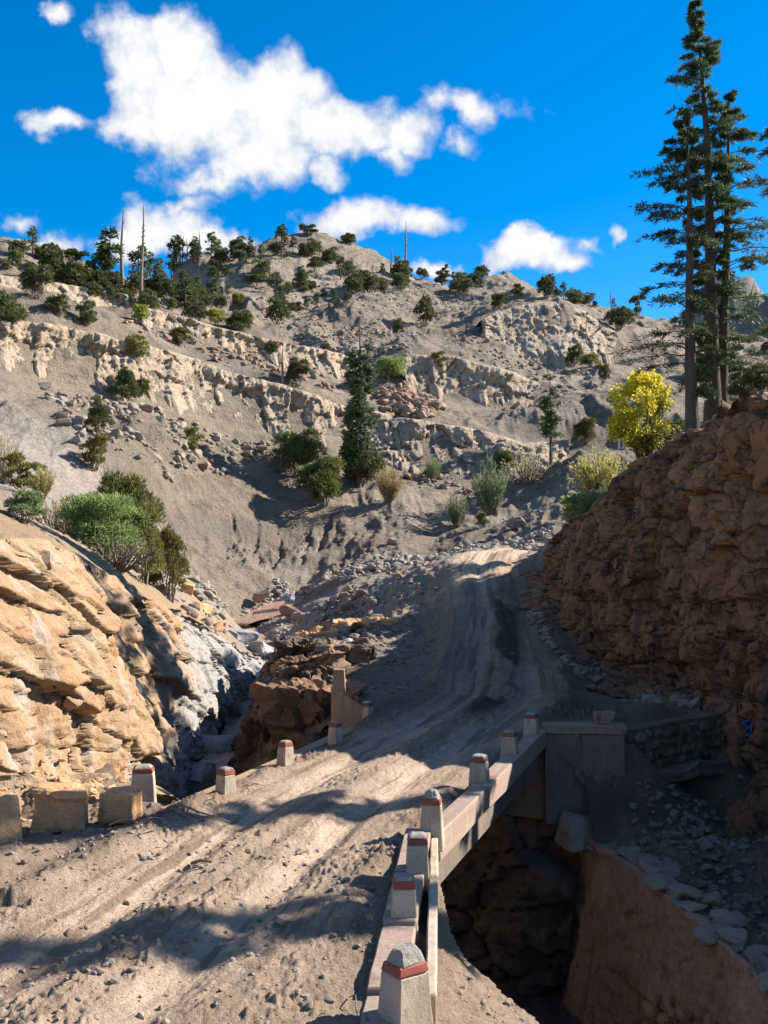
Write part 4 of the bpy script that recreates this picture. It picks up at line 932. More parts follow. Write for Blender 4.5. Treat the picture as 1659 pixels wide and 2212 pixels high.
def cedar_proto(seed, H, r0, prof, nb, tw, sp, L, W, lean=(0, 0), droop=.12, bare=0.0, azw=None):
    """conifer of height H: prof(h01) gives branch reach; nb branches with tw twigs of sp sprays each"""
    g = rng(seed); k = 14; t = np.linspace(0, 1, k)
    tr = np.stack([lean[0] * H * t ** 1.6 + .01 * H * np.sin(t * 5 + seed) * t, lean[1] * H * t ** 1.6, H * t, r0 * (1 - t) ** .8 + .012 * r0 + r0 * .5 * np.exp(-t * 22)], 1)
    tr[0, 2] = -.5
    lines = [tr]; C = []; D = []
    hs = np.sort(1 - (1 - bare) * (1 - g.uniform(0, 1, nb) ** .85))
    for i, h in enumerate(hs):
        a = g.uniform(0, 6.283)
        reach = prof(h, a) * g.uniform(.55, 1.1)
        if reach < .05: continue
        b = np.array([np.interp(h, t, tr[:, j]) for j in range(3)])
        o = np.array([math.cos(a), math.sin(a), 0]); up = .25 * (h - .35) * reach + g.uniform(-.05, .12) * reach
        m = 7; q = np.linspace(0, 1, m)[:, None]
        br = b + o * reach * q + np.array([0, 0, 1]) * (up * q - droop * reach * q ** 2.2 + .05 * reach * np.sin(q * 3))
        br += g.normal(size=br.shape) * .012 * reach
        lines.append(np.concatenate([br, (.055 * r0 * 4 * reach / (prof(.4, a) + 1e-3) * .5 + .004) * (1 - q) + .003], 1))
        side = np.cross(o, [0, 0, 1.0])
        for j in range(tw):
            f = g.uniform(.15, 1.0); c = np.array([np.interp(f, q[:, 0], br[:, x]) for x in range(3)])
            s = side * (1 if j % 2 else -1) * g.uniform(.2, .8) + o * g.uniform(.6, 1.1) + np.array([0, 0, g.uniform(-.32, .12)])
            tl = reach * g.uniform(.16, .36) * (1.15 - .55 * f); s = unit(s); e = c + s * tl
            ts = g.uniform(0.05, 1, sp); pp = c + (e - c) * ts[:, None]; pp[:, 2] -= .22 * tl * ts ** 2
            C.append(pp + g.normal(size=(sp, 3)) * L * .18); D.append(s * .8 + g.normal(size=(sp, 3)) * .38 + np.array([0, 0, .06]))
    C = np.concatenate(C); D = np.concatenate(D)
    return leaves('crown', C, D, L * g.uniform(.6, 1.4, len(C)), W * g.uniform(.6, 1.3, len(C)), seed), tubes('trunk', lines, 7)
def snag_proto(seed, top=.0):
    g = rng(seed); k = 14; t = np.linspace(0, 1, k)
    tr = np.stack([.012 * np.sin(t * 6 + seed), .01 * np.cos(t * 4), t, .028 * (1 - t) ** .7 + .003], 1); tr[0, 2] = -.05
    ls = [tr]
    for i in range(16):
        h = g.uniform(.25, .95); a = g.uniform(0, 6.28); r = g.uniform(.015, .07) * (1.3 - h); b = np.array([np.interp(h, t, tr[:, j]) for j in range(3)])
        ls.append(line(b, b + np.array([math.cos(a) * r, math.sin(a) * r, g.uniform(-.01, .03)]), .009, .003, 4, .004, g))
    return tubes('trunk', ls, 6)
def ordinal(n):
    ones = ['', 'first', 'second', 'third', 'fourth', 'fifth', 'sixth', 'seventh', 'eighth', 'ninth', 'tenth', 'eleventh', 'twelfth', 'thirteenth', 'fourteenth', 'fifteenth', 'sixteenth', 'seventeenth', 'eighteenth', 'nineteenth']
    if n < 20: return ones[n]
    t, o = divmod(n, 10); return ['', '', 'twent', 'thirt', 'fort', 'fift', 'sixt'][t] + ('ieth' if o == 0 else 'y-' + ones[o])
PROTO = {}
def proto(kind, variants):
    PROTO[kind] = variants
far_prof = lambda h, a: .30 * (1 - h) ** .75 * (.35 + .65 * min(1, h / .25)) + .02
slim_prof = lambda h, a: .05 * (1 - h) ** .5 + .026
proto('juniper', [(bush_proto(10 + i, 1500, .13, .055, 'round') + ('juniper',)) for i in range(4)])
proto('juniper_fine', [(bush_proto(20 + i, 7500, .075, .026, 'round', 22) + ('juniper_bright' if i % 2 else 'juniper',)) for i in range(3)])
proto('thicket', [(bush_proto(26 + i, 17000, .05, .017, 'round', 34) + ('juniper_bright',)) for i in range(2)])
proto('thicket_cone', [(bush_proto(28, 9000, .055, .018, 'cone', 22) + ('olive',))])
proto('cone', [(bush_proto(30 + i, 4200, .085, .032, 'cone', 16) + ('juniper',)) for i in range(2)])
proto('bright', [(bush_proto(35 + i, 3000, .10, .04, 'round', 14) + ('juniper_bright',)) for i in range(2)])
proto('lime', [(bush_proto(40, 2600, .10, .04, 'round', 12) + ('lime',))])
proto('olive', [(bush_proto(44 + i, 2600, .085, .03, 'open', 24) + ('olive',)) for i in range(2)])
proto('flat', [(bush_proto(48 + i, 900, .14, .06, 'flat', 9) + ('juniper',)) for i in range(2)])
proto('greygreen', [(bush_proto(52, 5200, .075, .03, 'round', 20) + ('grey_green',))])
proto('willow', [(willow_proto(56 + i, 60, 60, .085, .016, .36) + ('willow',)) for i in range(2)])
proto('yellow_willow', [(willow_proto(60, 56, 55, .085, .02, .38) + ('yellow_pale',))])
proto('dead_shrub', [(willow_proto(63, 70, 14, .07, .02, .46, leafless=.3) + ('dry_grass',))])
proto('broom', [(willow_proto(66, 130, 26, .14, .008, .42) + ('broom',))])
proto('far_cedar', [(cedar_proto(70 + i, 1.0, .024, far_prof, 46, 5, 5, .075, .026, bare=.28 if i != 1 else .12) + ('cedar',)) for i in range(3)])
proto('slim_cedar', [(cedar_proto(80, 1.0, .016, slim_prof, 240, 8, 7, .036, .013, droop=.25, bare=.05) + ('cedar_blue',)), (cedar_proto(81, 1.0, .015, lambda h, a: .13 * (1 - h) ** .6 * (.6 + .4 * math.sin(h * 23) ** 2) + .015, 110, 9, 7, .034, .011, droop=.3, bare=.3) + ('cedar_blue',))])
SN = [snag_proto(90 + i) for i in range(3)]
LABELS_USED = {}
def plant(kind, loc, h, wd, label, name=None, cat=None, group=None, var=None, rz=None, rnd_=random.Random(77), leafmat=None):
    v = PROTO[kind]; i = rnd_.randrange(len(v)) if var is None else var; cr, st, lm = v[i]
    lm = leafmat or lm
    tree = kind in ('far_cedar', 'slim_cedar')
    nm = name or {'juniper': 'juniper_tree', 'juniper_fine': 'juniper_bush', 'cone': 'juniper_bush', 'bright': 'juniper_bush', 'far_cedar': 'cedar_tree', 'slim_cedar': 'cedar_tree', 'flat': 'juniper_tree', 'willow': 'willow_shrub', 'yellow_willow': 'willow_shrub', 'dead_shrub': 'dry_shrub', 'broom': 'broom_tussock'}.get(kind, 'shrub')
    o = empty(nm, loc, rnd_.uniform(0, 6.28) if rz is None else rz, (h * 1.0 if tree else wd, h * 1.0 if tree else wd, h))
    link('crown', with_mat(cr, lm), o); link('trunk' if tree or 'tree' in nm else 'stem', with_mat(st, 'bark' if tree else 'twig'), o)
    tag(o, label, cat or ('tree' if 'tree' in nm else 'shrub'), group)
    return o
def px(u, v, hp, wp):
    """stand a plant at (u, v): ground point, height, width in metres"""
    p = hit(u, v); k = p[1] / FPX
    return (p[0], p[1], p[2] - .05), hp * k, wp * k
_ls = random.Random(5)
# --- single plants one can point to
for kind, u, v, hp, wp, lb, ex in [
 ('cone', 270, 867, 76, 62, 'conical dark juniper on the scree below the left rock band', {}),
 ('bright', 306, 858, 42, 38, 'low juniper touching the right side of the conical juniper', {}),
 ('cone', 212, 937, 76, 56, 'pointed dark juniper on the boulder scree, lower left of the hill', {}),
 ('olive', 205, 1016, 82, 86, 'loose yellowish shrub just above the big bushes on the left', {}),
 ('olive', 420, 986, 64, 64, 'round olive shrub alone on the grey slope', {}),
 ('bright', 388, 747, 40, 52, 'bright green bush above the long left rock band', {}),
 ('lime', 470, 709, 48, 50, 'yellow-green bush beside a dark juniper above the left rock band', {}),
 ('juniper_fine', 520, 722, 54, 66, 'wide dark juniper to the right of the yellow-green bush', {}),
 ('juniper', 585, 768, 32, 32, 'small dark bush on the upper rock band', {}),
 ('bright', 705, 764, 24, 22, 'tiny yellowish bush at the right end of the upper rock band', {}),
 ('juniper_fine', 645, 834, 62, 48, 'round brownish juniper beside twin dead stems at the cliff edge', {}),
 ('olive', 297, 782, 66, 62, 'loose yellowish shrub hanging over the left rock band', {}),
 ('juniper_fine', 12, 722, 98, 88, 'large juniper cut by the left edge of the frame above the band', {}),
 ('juniper', 185, 704, 56, 48, 'upright juniper on the ledge over the left rock band', {}),
 ('juniper', 128, 684, 46, 54, 'spreading juniper on the ledge near the left edge', {}),
 ('lime', 305, 702, 52, 40, 'yellowing shrub above the left rock band, below the dead trunks', {}),
 ('juniper_fine', 82, 645, 80, 66, 'large juniper in front of the reddish rocks at upper left', {}),
 ('juniper', 600, 698, 58, 54, 'open juniper with pale stems in the middle of the hill', {}),
 ('lime', 512, 655, 42, 32, 'slim yellow-green juniper below the scrub', {}),
 ('juniper', 918, 703, 58, 56, 'round grey-green juniper on the pale rib right of centre', {}),
 ('juniper', 860, 731, 42, 22, 'narrow dark juniper left of the pale rib', {}),
 ('greygreen', 838, 824, 68, 76, 'grey-green rounded tree behind the tall slim conifer', {'name': 'juniper_tree'}),
 ('olive', 952, 804, 44, 60, 'olive bush on top of the middle right rock band', {}),
 ('juniper', 1080, 667, 34, 38, 'bush on the saddle above the bluff', {}),
 ('juniper', 1120, 641, 26, 32, 'small bush under the second summit', {}),
 ('juniper', 1182, 645, 46, 44, 'dark juniper with a dead top on the bluff', {}),
 ('juniper', 1240, 660, 32, 44, 'low juniper on the right end of the bluff', {}),
 ('juniper', 1335, 712, 48, 72, 'spreading juniper on the slope right of the bluff', {}),
 ('juniper', 1240, 792, 46, 38, 'small juniper left of a bare slim tree under the bluff', {}),
 ('greygreen', 1276, 792, 38, 50, 'grey-green low shrub under the bluff', {}),
 ('juniper', 1302, 828, 42, 34, 'small dark juniper above the yellow tree, left of the cedars', {}),
 ('willow', 935, 1037, 54, 40, 'small light green sapling under the shaded lower rock band', {}),
 ('juniper_fine', 1268, 960, 56, 54, 'green bush left of the yellow tree', {}),
 ('willow', 1058, 1112, 126, 84, 'tall feathery grey-green willow in the middle of the valley', {}),
 ('willow', 987, 1139, 78, 54, 'small feathery willow left of the tall one', {}),
 ('bright', 1040, 1142, 36, 28, 'bright green little bush at the foot of the tall willow', {}),
 ('juniper_fine', 1090, 1020, 46, 56, 'dark bush behind the leafless shrub', {}),
 ('dead_shrub', 1137, 1047, 78, 96, 'leafless brown shrub with twisted stems in the valley', {'leafmat': 'dry_grass'}),
 ('yellow_willow', 840, 1084, 84, 62, 'yellow-green feathery shrub right of the junipers', {}),
 ('slim_cedar', 1190, 1008, 222, 60, 'slim drooping cedar left of the yellow tree', {'var': 1}),
 ('slim_cedar', 775, 1052, 392, 60, 'tall slender cedar column in the middle of the picture', {'var': 0}),
 ('juniper_fine', 778, 1052, 108, 108, 'dark juniper at the foot of the tall slender cedar', {'var': 0}),
 ('juniper_fine', 640, 1030, 104, 116, 'spreading juniper, left of the trio below the slender cedar', {'var': 2}),
 ('juniper_fine', 702, 1092, 104, 118, 'round bright juniper in front, lowest of the trio, casting a shadow left', {'var': 1}),
 ('far_cedar', 70, 548, 64, 36, 'small cedar on the skyline near the left edge', {'var': 1}),
 ('far_cedar', 236, 612, 134, 40, 'tall flat-layered cedar on the skyline left of the dead trunks', {'var': 0}),
 ('far_cedar', 225, 610, 90, 26, 'thin cedar hugging the left side of the flat-layered cedar', {'var': 2}),
 ('far_cedar', 298, 628, 110, 34, 'half-dead cedar between the two tall dead trunks', {'var': 2}),
 ('far_cedar', 608, 560, 82, 36, 'single dark cedar just left of the summit', {'var': 1}),
 ('far_cedar', 456, 570, 74, 26, 'narrow cedar on the skyline left of the summit', {'var': 1}),

 ('far_cedar', 345, 592, 60, 24, 'small cedar right of the tall dead trunks on the skyline', {'var': 1}),
 ('far_cedar', 376, 580, 82, 26, 'cedar at the left end of the row of thin dead trunks', {'var': 1}),
 ('far_cedar', 389, 576, 74, 22, 'cedar second in the row of thin dead trunks', {'var': 2}),
 ('far_cedar', 421, 570, 62, 22, 'cedar at the right end of the row of thin dead trunks', {'var': 1}),
 ('far_cedar', 472, 556, 46, 30, 'broad little cedar on the skyline beside the round bush', {'var': 1}),
 ('far_cedar', 650, 632, 62, 26, 'slim cedar standing alone below the summit scrub', {'var': 1}),
 ('far_cedar', 604, 676, 82, 36, 'cedar just above the open juniper with pale stems', {'var': 1}),
 ('far_cedar', 400, 668, 90, 40, 'tall cedar rising from the right end of the dense scrub', {'var': 2}),
 ('far_cedar', 152, 592, 58, 20, 'thin spire of a cedar left of the umbrella-shaped tree', {'var': 1}),
 ('far_cedar', 205, 606, 62, 20, 'thin spire of a cedar right of the umbrella-shaped tree', {'var': 1}),
 ('far_cedar', 325, 604, 66, 22, 'thin spire of a cedar close to the tallest dead trunk', {'var': 1}),
 ('far_cedar', 540, 545, 36, 18, 'tiny spire of a cedar between the round bush and the summit cedar', {'var': 1}),
 ('far_cedar', 1190, 622, 50, 18, 'thin cedar on the right skyline above the bluff', {'var': 1}),
 ('flat', 660, 506, 22, 40, 'flat-topped tree on the summit', {}),
 ('flat', 668, 508, 18, 34, 'low bush right of the flat-topped tree on the summit', {}),
 ('juniper', 515, 530, 34, 44, 'round bush on the skyline left of the summit', {}),
 ('juniper', 757, 530, 26, 32, 'round bush on the skyline right of the summit', {}),
 ('juniper', 742, 524, 16, 18, 'tiny bush left of the round bush right of the summit', {}),
 ('juniper', 912, 580, 24, 26, 'single round bush in the notch between the two summits', {}),
 ('far_cedar', 1217, 632, 40, 22, 'small pointed cedar on the right skyline', {'var': 1}),
 ('flat', 1378, 680, 46, 34, 'flat-topped tree on the right skyline beside the big cedars', {}),
 ('flat', 168, 584, 46, 52, 'umbrella-shaped tree on the left skyline', {}),
 ('juniper', 1600, 870, 60, 56, 'dark juniper behind the right hand cedar trunk', {}),
 ('juniper_fine', 1640, 860, 70, 80, 'dark bush at the right edge behind the cedars', {}),
]:
    loc, h, wd = px(u, v, hp, wp); plant(kind, loc, h, wd, lb, **ex)
# --- scrub on the hill: juniper thickets
def thicket(n, poly, hmin, hmax, label, group, kinds=('juniper', 'juniper', 'juniper', 'bright', 'far_cedar'), seed=1):
    g = random.Random(seed); us = [p[0] for p in poly]; vs = [p[1] for p in poly]; k = 0; placed = []
    tries = 0
    while k < n and tries < n * 30:
        tries += 1; u = g.uniform(min(us), max(us)); v = g.uniform(min(vs), max(vs))
        if not in_poly(np.array([u]), np.array([v]), poly)[0]: continue
        if any(abs(u - a) < 10 and abs(v - b) < 6 for a, b in placed): continue
        placed.append((u, v)); k += 1
    for i, (u, v) in enumerate(sorted(placed)):
        kd = g.choice(kinds); hp = g.uniform(hmin, hmax) * (1.5 if kd == 'far_cedar' else 1); loc, h, wd = px(u, v, hp, hp * g.uniform(.8, 1.35))
        plant(kd, loc, h, wd, label % ordinal(i + 1), group=group, name='juniper_tree' if kd != 'far_cedar' else None, rnd_=g, leafmat='juniper' if kd == 'bright' and g.random() < .4 else None)
thicket(40, [(110, 590), (210, 612), (300, 616), (340, 610), (480, 640), (480, 690), (420, 700), (330, 672), (200, 668), (120, 660)], 24, 48, '%s tree from the left in the dense scrub below the left skyline', 'dense scrub on the upper left slope', seed=3)
thicket(15, [(0, 556), (60, 548), (120, 562), (215, 602), (215, 640), (100, 620), (0, 590)], 22, 44, '%s tree from the left on the upper left ridge by the frame edge', 'scrub on the left ridge', seed=4)
thicket(34, [(330, 590), (420, 560), (520, 560), (600, 540), (700, 545), (760, 590), (740, 620), (560, 640), (440, 640)], 18, 38, '%s tree from the left among the junipers scattered below the summit', 'junipers below the summit', seed=5)
thicket(12, [(760, 600), (830, 585), (895, 590), (895, 640), (840, 645), (760, 640)], 24, 42, '%s tree from the left in the juniper group right of the summit', 'juniper group right of centre', seed=6)
thicket(9, [(950, 600), (1000, 590), (1040, 592), (1035, 640), (960, 640)], 22, 38, '%s tree from the left in the group beside the second summit', 'junipers left of the second summit', seed=7)
thicket(12, [(1130, 600), (1200, 622), (1400, 672), (1390, 690), (1290, 668), (1180, 640)], 12, 24, '%s small tree from the left along the right skyline', 'junipers on the right skyline', seed=8)
thicket(14, [(600, 640), (740, 620), (820, 650), (700, 680), (620, 680)], 14, 28, '%s small juniper from the left on the bare middle slope', 'junipers on the bare middle slope', seed=9)
thicket(10, [(1450, 800), (1659, 760), (1659, 860), (1580, 880), (1450, 860)], 24, 44, '%s juniper from the left on the shaded slope behind the big cedars', 'junipers behind the big cedars', seed=10)
# --- dead standing trunks
def snag(u, v, hp, lb, i=0, fat=1.0, group=None):
    p = hit(u, v); h = hp * p[1] / FPX; o = empty('dead_tree', (p[0], p[1], p[2] - .1), i * 1.3, (h * fat, h * fat, h))
    link('trunk', with_mat(SN[i % 3], 'dead_wood' if fat < 1.5 else 'bark'), o); tag(o, lb, 'dead tree', group)
snag(263, 628, 188, 'tall bare dead trunk on the left skyline, left of the pair', 0, .85); snag(306, 660, 232, 'tallest bare dead trunk on the skyline, right of the pair', 1, .65)
snag(610, 832, 86, 'leaning dead stem at the cliff edge, left of the twin stems', 2, 1.2); snag(626, 830, 70, 'dead stem at the cliff edge touching the round juniper', 0, 1.3)
snag(845, 596, 64, 'short dead trunk left of the tall bare one on the skyline', 1, 1.2); snag(1320, 662, 44, 'lone dead stub on the right skyline', 2, 1.4); snag(1267, 756, 84, 'bare slim dead tree standing under the bluff', 0, .7)
snag(876, 604, 132, 'tall bare dead trunk standing on the skyline right of the summit', 1, .75); snag(552, 560, 44, 'grey dead stub below the summit', 1, 1.4); snag(597, 522, 26, 'tiny dead stub on the skyline by the summit cedar', 1, 1.6); snag(22, 560, 34, 'twisted stub on the skyline at the far left', 2, 2.2); snag(1172, 612, 42, 'forked dead trunk above the bluff', 2, 1.5)
for i, (u, hp) in enumerate([(370, 62), (383, 66), (395, 58), (404, 52), (414, 46), (430, 60)]):
    snag(u, 566 - i * 2, hp, '%s thin dead trunk from the left in the row on the skyline' % ordinal(i + 1), i, 1.3, 'dead trunks in a row on the skyline')
# --- plants on the cliff top at the left
for kind, u, v, hp, wp, d, lb, ex in [
 ('thicket', 262, 1225, 215, 150, 44, 'tall dark olive juniper at the back of the left cliff thicket', {'leafmat': 'juniper_bright', 'var': 0}),
 ('thicket', 235, 1222, 150, 190, 40, 'grey-green rounded bush at the front of the left cliff thicket', {'leafmat': 'grey_green', 'var': 1}),
 ('thicket', 185, 1180, 130, 130, 46, 'dense dark bush at the left of the left cliff thicket', {'var': 0, 'leafmat': 'juniper_bright'}),
 ('thicket_cone', 315, 1250, 190, 90, 41, 'narrow olive juniper on the right flank of the left cliff thicket', {'leafmat': 'olive'}),
 ('thicket_cone', 365, 1215, 170, 95, 50, 'brownish upright juniper at the right end of the left cliff thicket', {'leafmat': 'olive'}),
 ('dead_shrub', 125, 1175, 110, 130, 42, 'tangle of bare dark branches left of the cliff thicket', {}),
 ('dead_shrub', 250, 1268, 80, 190, 38, 'grey dry brush hanging over the rock under the cliff thicket', {'leafmat': 'broom'}),
 ('yellow_willow', 90, 1120, 80, 60, 55, 'yellow shrub behind the bare branches at the left', {'leafmat': 'yellow_pale'}),
 ('olive', 50, 1110, 90, 110, 56, 'pale loose bush at the left edge behind the cliff', {}),
 ('bright', 50, 1178, 72, 92, 30, 'bright green leafy shrub on the cliff top at the left edge', {'leafmat': 'willow'}),
 ('dead_shrub', 5, 1010, 120, 80, 68, 'bare twiggy shrub cut by the left edge of the frame', {}),
 ('broom', 78, 1335, 78, 110, 27.0, 'wispy grey-green tussock growing from the tan cliff', {}),
]:
    x, y, z = P(u, v, d); gz = h1(x, y) if kind != 'broom' else z
    k = d / FPX; plant(kind, (x, y, (gz if abs(gz - z) < 2.2 else z) - .05), hp * k, wp * k, lb, **ex)
# --- yellow tree and its neighbours on the right
def yellow_tree():
    x, y, z = P(1400, 1005, 57); o = tag(empty('yellow_tree', (x, y, z - .2)), 'bright yellow broadleaf tree left of the tall cedars', 'tree')
    g = rng(501); n = 12000; k = 57 / FPX; lob = []
    for i in range(46):
        h = g.uniform(.12, 1); a = g.uniform(0, 6.28); r = (2.15 * math.sin(math.pi * min(1, h * .8 + .12)) ** .7) * math.sqrt(g.uniform(.15, 1))
        lob.append((r * math.cos(a) - .25, r * math.sin(a), .5 + h * 4.6, g.uniform(.3, .62)))
    lob = np.array(lob); kk = g.choice(len(lob), n, p=lob[:, 3] ** 2 / (lob[:, 3] ** 2).sum()); d = unit(g.normal(size=(n, 3)))
    c = lob[kk, :3] + d * lob[kk, 3:4] * g.uniform(.3, 1.05, (n, 1)); dd = d * .6 + g.normal(size=(n, 3)) * .5 + np.array([0, 0, -.15])
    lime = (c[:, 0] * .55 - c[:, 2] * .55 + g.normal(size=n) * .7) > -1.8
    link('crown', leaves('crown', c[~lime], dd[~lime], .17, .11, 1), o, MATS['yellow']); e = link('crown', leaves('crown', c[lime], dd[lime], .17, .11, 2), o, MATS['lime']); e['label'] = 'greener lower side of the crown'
    st = [line((g.normal() * .12, g.normal() * .12, -.3), l[:3] * np.array([.85, .85, .95]), .085, .015, 8, .06, g) for l in lob[:20]]
    link('trunk', tubes('trunk', st, 6), o, MATS['bark'])
yellow_tree()
for kind, u, v, hp, wp, d, lb, ex in [
 ('yellow_willow', 1292, 1068, 108, 130, 62, 'pale yellow shrub left below the yellow tree', {}),
 ('greygreen', 1262, 1138, 100, 140, 57, 'dark grey-green bush at the top left end of the brown cliff', {}),
 ('willow', 1312, 1120, 90, 70, 58, 'light green shrub between the grey-green bush and the brown cliff', {}),
 ('juniper_fine', 1460, 975, 70, 70, 58, 'dark undergrowth at the foot of the yellow tree', {}),
 ('yellow_willow', 1570, 905, 50, 50, 50, 'small yellowish shrub right of the cedar trunks', {'leafmat': 'lime'}),
]:
    x, y, z = P(u, v, d); k = d / FPX; plant(kind, (x, y, z - .1), hp * k, wp * k, lb, **ex)
# --- the tall cedars
def big_cedar(name_label, base, H, r0, prof, nb, seed, lean, bare, tw=17, sp=13, droop=.14):
    o = tag(empty('cedar_tree', base), name_label, 'tree', None)
    cr, tr = cedar_proto(seed, H, r0, prof, nb, tw, sp, .22, .045, lean, droop, bare)
    link('crown', cr, o, MATS['cedar']); link('trunk', tr, o, MATS['bark'])
    return o
def lobed(left, right, back, topp=.7):
    def f(h, a):
        c = math.cos(a); side = right * max(0, c) + left * max(0, -c) + back * (1 - abs(c))
        return side * (.25 + .75 * (1 - h) ** topp) * (1 - .25 * math.sin(h * 31) ** 2) * min(1, (1 - h) * 6 + .12)
    return f
b1 = P(1497, 952, 43.5); b2 = P(1543, 915, 44.5); b3 = P(1556, 905, 44.9)
big_cedar('left trunk of the three tall cedars, its branches reaching left', (b1[0], b1[1], b1[2] - .2), 14.6, .30, lobed(4.2, 1.3, 2.0), 98, 601, (-.012, 0), .14)
big_cedar('middle and tallest of the three cedars on the cliff top', (b2[0], b2[1], b2[2] - .3), 19.4, .36, lobed(3.2, 2.6, 2.1), 132, 602, (-.02, .01), .12)
big_cedar('right trunk of the three tall cedars, leaning right at the top', (b3[0] + .15, b3[1] + .2, b3[2] - .3), 15.2, .29, lobed(1.1, 3.9, 2.0), 98, 603, (.05, 0), .12)
b4 = P(1735, 885, 42); big_cedar('dark cedar at the right edge, only branch tips inside the frame', (b4[0], b4[1], b4[2] - .3), 16, .3, lobed(2.7, 2.4, 2.2), 110, 604, (0, 0), .1)
# cedars beyond the right edge of the frame, whose shadows fall across the track
for i, (x, y, H) in enumerate([(18.4, 21.0, 12.6), (17.2, 26.6, 14)]):
    o = tag(empty('cedar_tree', (x, y, h1(x, y) - .3), i * 2.0), ['cedar above the ravine outside the right edge, shading the track', 'second cedar outside the right edge, behind the first', 'low cedar outside the right edge, nearest the viewer'][i], 'tree')
    cr, tr = cedar_proto(620 + i, H, .32, lobed(1.5, 1.5, 1.4, .6), 70, 11, 9, .34, .09, (0.03, 0), .16, .25)
    link('crown', cr, o, MATS['cedar']); link('trunk', tr, o, MATS['bark'])
# ------------------------------------------------------------------ loose stones and boulders
def merged_stones(name, pos, size, mat, seed, flat=.7, parent=None):
    """many stones too small to pick apart, as one mesh"""
    g = rng(seed); protos = []
    for me in STONES[:8]:
        v = np.empty(len(me.vertices) * 3, np.float32); me.vertices.foreach_get('co', v); f = np.empty(len(me.polygons) * 3, np.int32); me.polygons.foreach_get('vertices', f)
        protos.append((v.reshape(-1, 3), f.reshape(-1, 3)))
    V = []; F = []; o = 0
    for p, s in zip(pos, size):
        v, f = protos[g.integers(8)]; a, b = g.uniform(0, 6.28), g.normal() * .35
        ca, sa, cb, sb = math.cos(a), math.sin(a), math.cos(b), math.sin(b)
        m = np.array([[ca, -sa, 0], [sa, ca, 0], [0, 0, 1]]) @ np.array([[1, 0, 0], [0, cb, -sb], [0, sb, cb]])
        V.append((v * np.array([s * g.uniform(.8, 1.4), s, s * flat * g.uniform(.7, 1.2)])) @ m.T + p); F.append(f + o); o += len(v)
    me = mesh_np(name, np.concatenate(V), np.concatenate(F), smooth=False)
    ob = link(name, me, parent, MATS[mat]); ob['kind'] = 'stuff'; return ob
def plan_poly(uv): return [hit(u, v)[:2] for u, v in uv]
def sample_poly(poly, n, g, clump=None):
    P_ = np.array(poly); lo = P_.min(0); hi = P_.max(0); out = np.zeros((0, 2)); t = 0
    while len(out) < n and t < 60:
        t += 1; q = g.uniform(lo, hi, (n * 3, 2)); m = in_poly(q[:, 0], q[:, 1], poly)
        if clump: m &= fbm(q[:, 0] * clump, q[:, 1] * clump, 3, 700) + g.uniform(-.25, .3, len(q)) > .0
        m &= ~in_poly(q[:, 0], q[:, 1], GORGE)
        out = np.concatenate([out, q[m]])
    return out[:n]
def field(name, label, poly, n, smin, smax, mat, big, seed, clump=None, group=None, name_big='boulder', power=2.6, sink=.25, label_stuff=None, mats=None):
    g = rng(seed); xy = sample_poly(poly, n, g, clump)
    s = smin + (smax - smin) * g.uniform(0, 1, len(xy)) ** power
    z = H0(xy[:, 0], xy[:, 1]); order = np.argsort(-s); xy, z, s = xy[order], z[order], s[order]
    r = random.Random(seed); nb = min(big, len(xy)); rank = {int(j): q + 1 for q, j in enumerate(np.argsort(xy[:nb, 0] / xy[:nb, 1]))}
    for i in range(nb):
        m = r.choice(mats) if mats else mat
        o = link(name_big, with_mat(STONES[r.randrange(14)], m)); o.location = (xy[i, 0], xy[i, 1], z[i] + s[i] * (.5 - sink) * .55)
        o.rotation_euler = (r.uniform(-.4, .4), r.uniform(-.4, .4), r.uniform(0, 6.28)); o.scale = (s[i] * r.uniform(1, 1.5), s[i] * r.uniform(.8, 1.1), s[i] * r.uniform(.55, .95))
        tag(o, ordinal(rank[i]) + ' from the left: ' + label, 'boulder' if name_big == 'boulder' else 'stone', group)
    if len(xy) > big:
        q = slice(big, None); pos = np.stack([xy[q, 0], xy[q, 1], z[q] + s[q] * .12], 1)
        tag(merged_stones(name, pos, s[q], mat, seed + 1), label_stuff or 'scattered loose stones', 'stones')
PB = ['pale_boulder', 'pale_boulder', 'red_stone', 'grey_stone']
field('scree', 'pale boulder on the scree below the long left rock band', plan_poly([(90, 830), (330, 880), (600, 960), (520, 1010), (300, 1000), (150, 960)]), 1100, .12, 1.5, 'pale_boulder', 40, 801, .3, 'boulders on the left scree', mats=PB, power=4.0, label_stuff='loose pale scree stones below the long left rock band')
field('scree', 'boulder in the rock pile below the middle right rock band', plan_poly([(810, 845), (880, 832), (965, 880), (930, 905), (830, 900)]), 360, .3, 1.9, 'red_stone', 30, 802, None, 'boulders of the rock pile right of centre', mats=['red_stone', 'pale_boulder', 'red_stone'], power=1.6, label_stuff='reddish stones of the rock pile right of centre')
field('gravel', 'grey rounded boulder in the gravel strip along the far track', plan_poly([(640, 1268), (760, 1222), (860, 1203), (1000, 1176), (1205, 1158), (1205, 1172), (1010, 1190), (870, 1222), (740, 1262), (650, 1290)]), 1700, .15, .85, 'grey_stone', 36, 803, None, 'boulders of the gravel strip', mats=['grey_stone', 'pale_boulder', 'grey_stone'], power=2.2, label_stuff='grey gravel strip curving along the far side of the track')
field('gravel', 'stone on the bank beside the red stream pool', plan_poly([(420, 1265), (600, 1250), (660, 1290), (600, 1300), (520, 1318), (440, 1335)]), 700, .15, .8, 'grey_stone', 20, 804, None, 'stones beside the stream pool', mats=['grey_stone', 'pale_boulder'], power=2.0, label_stuff='grey stones on the far bank of the stream pool')
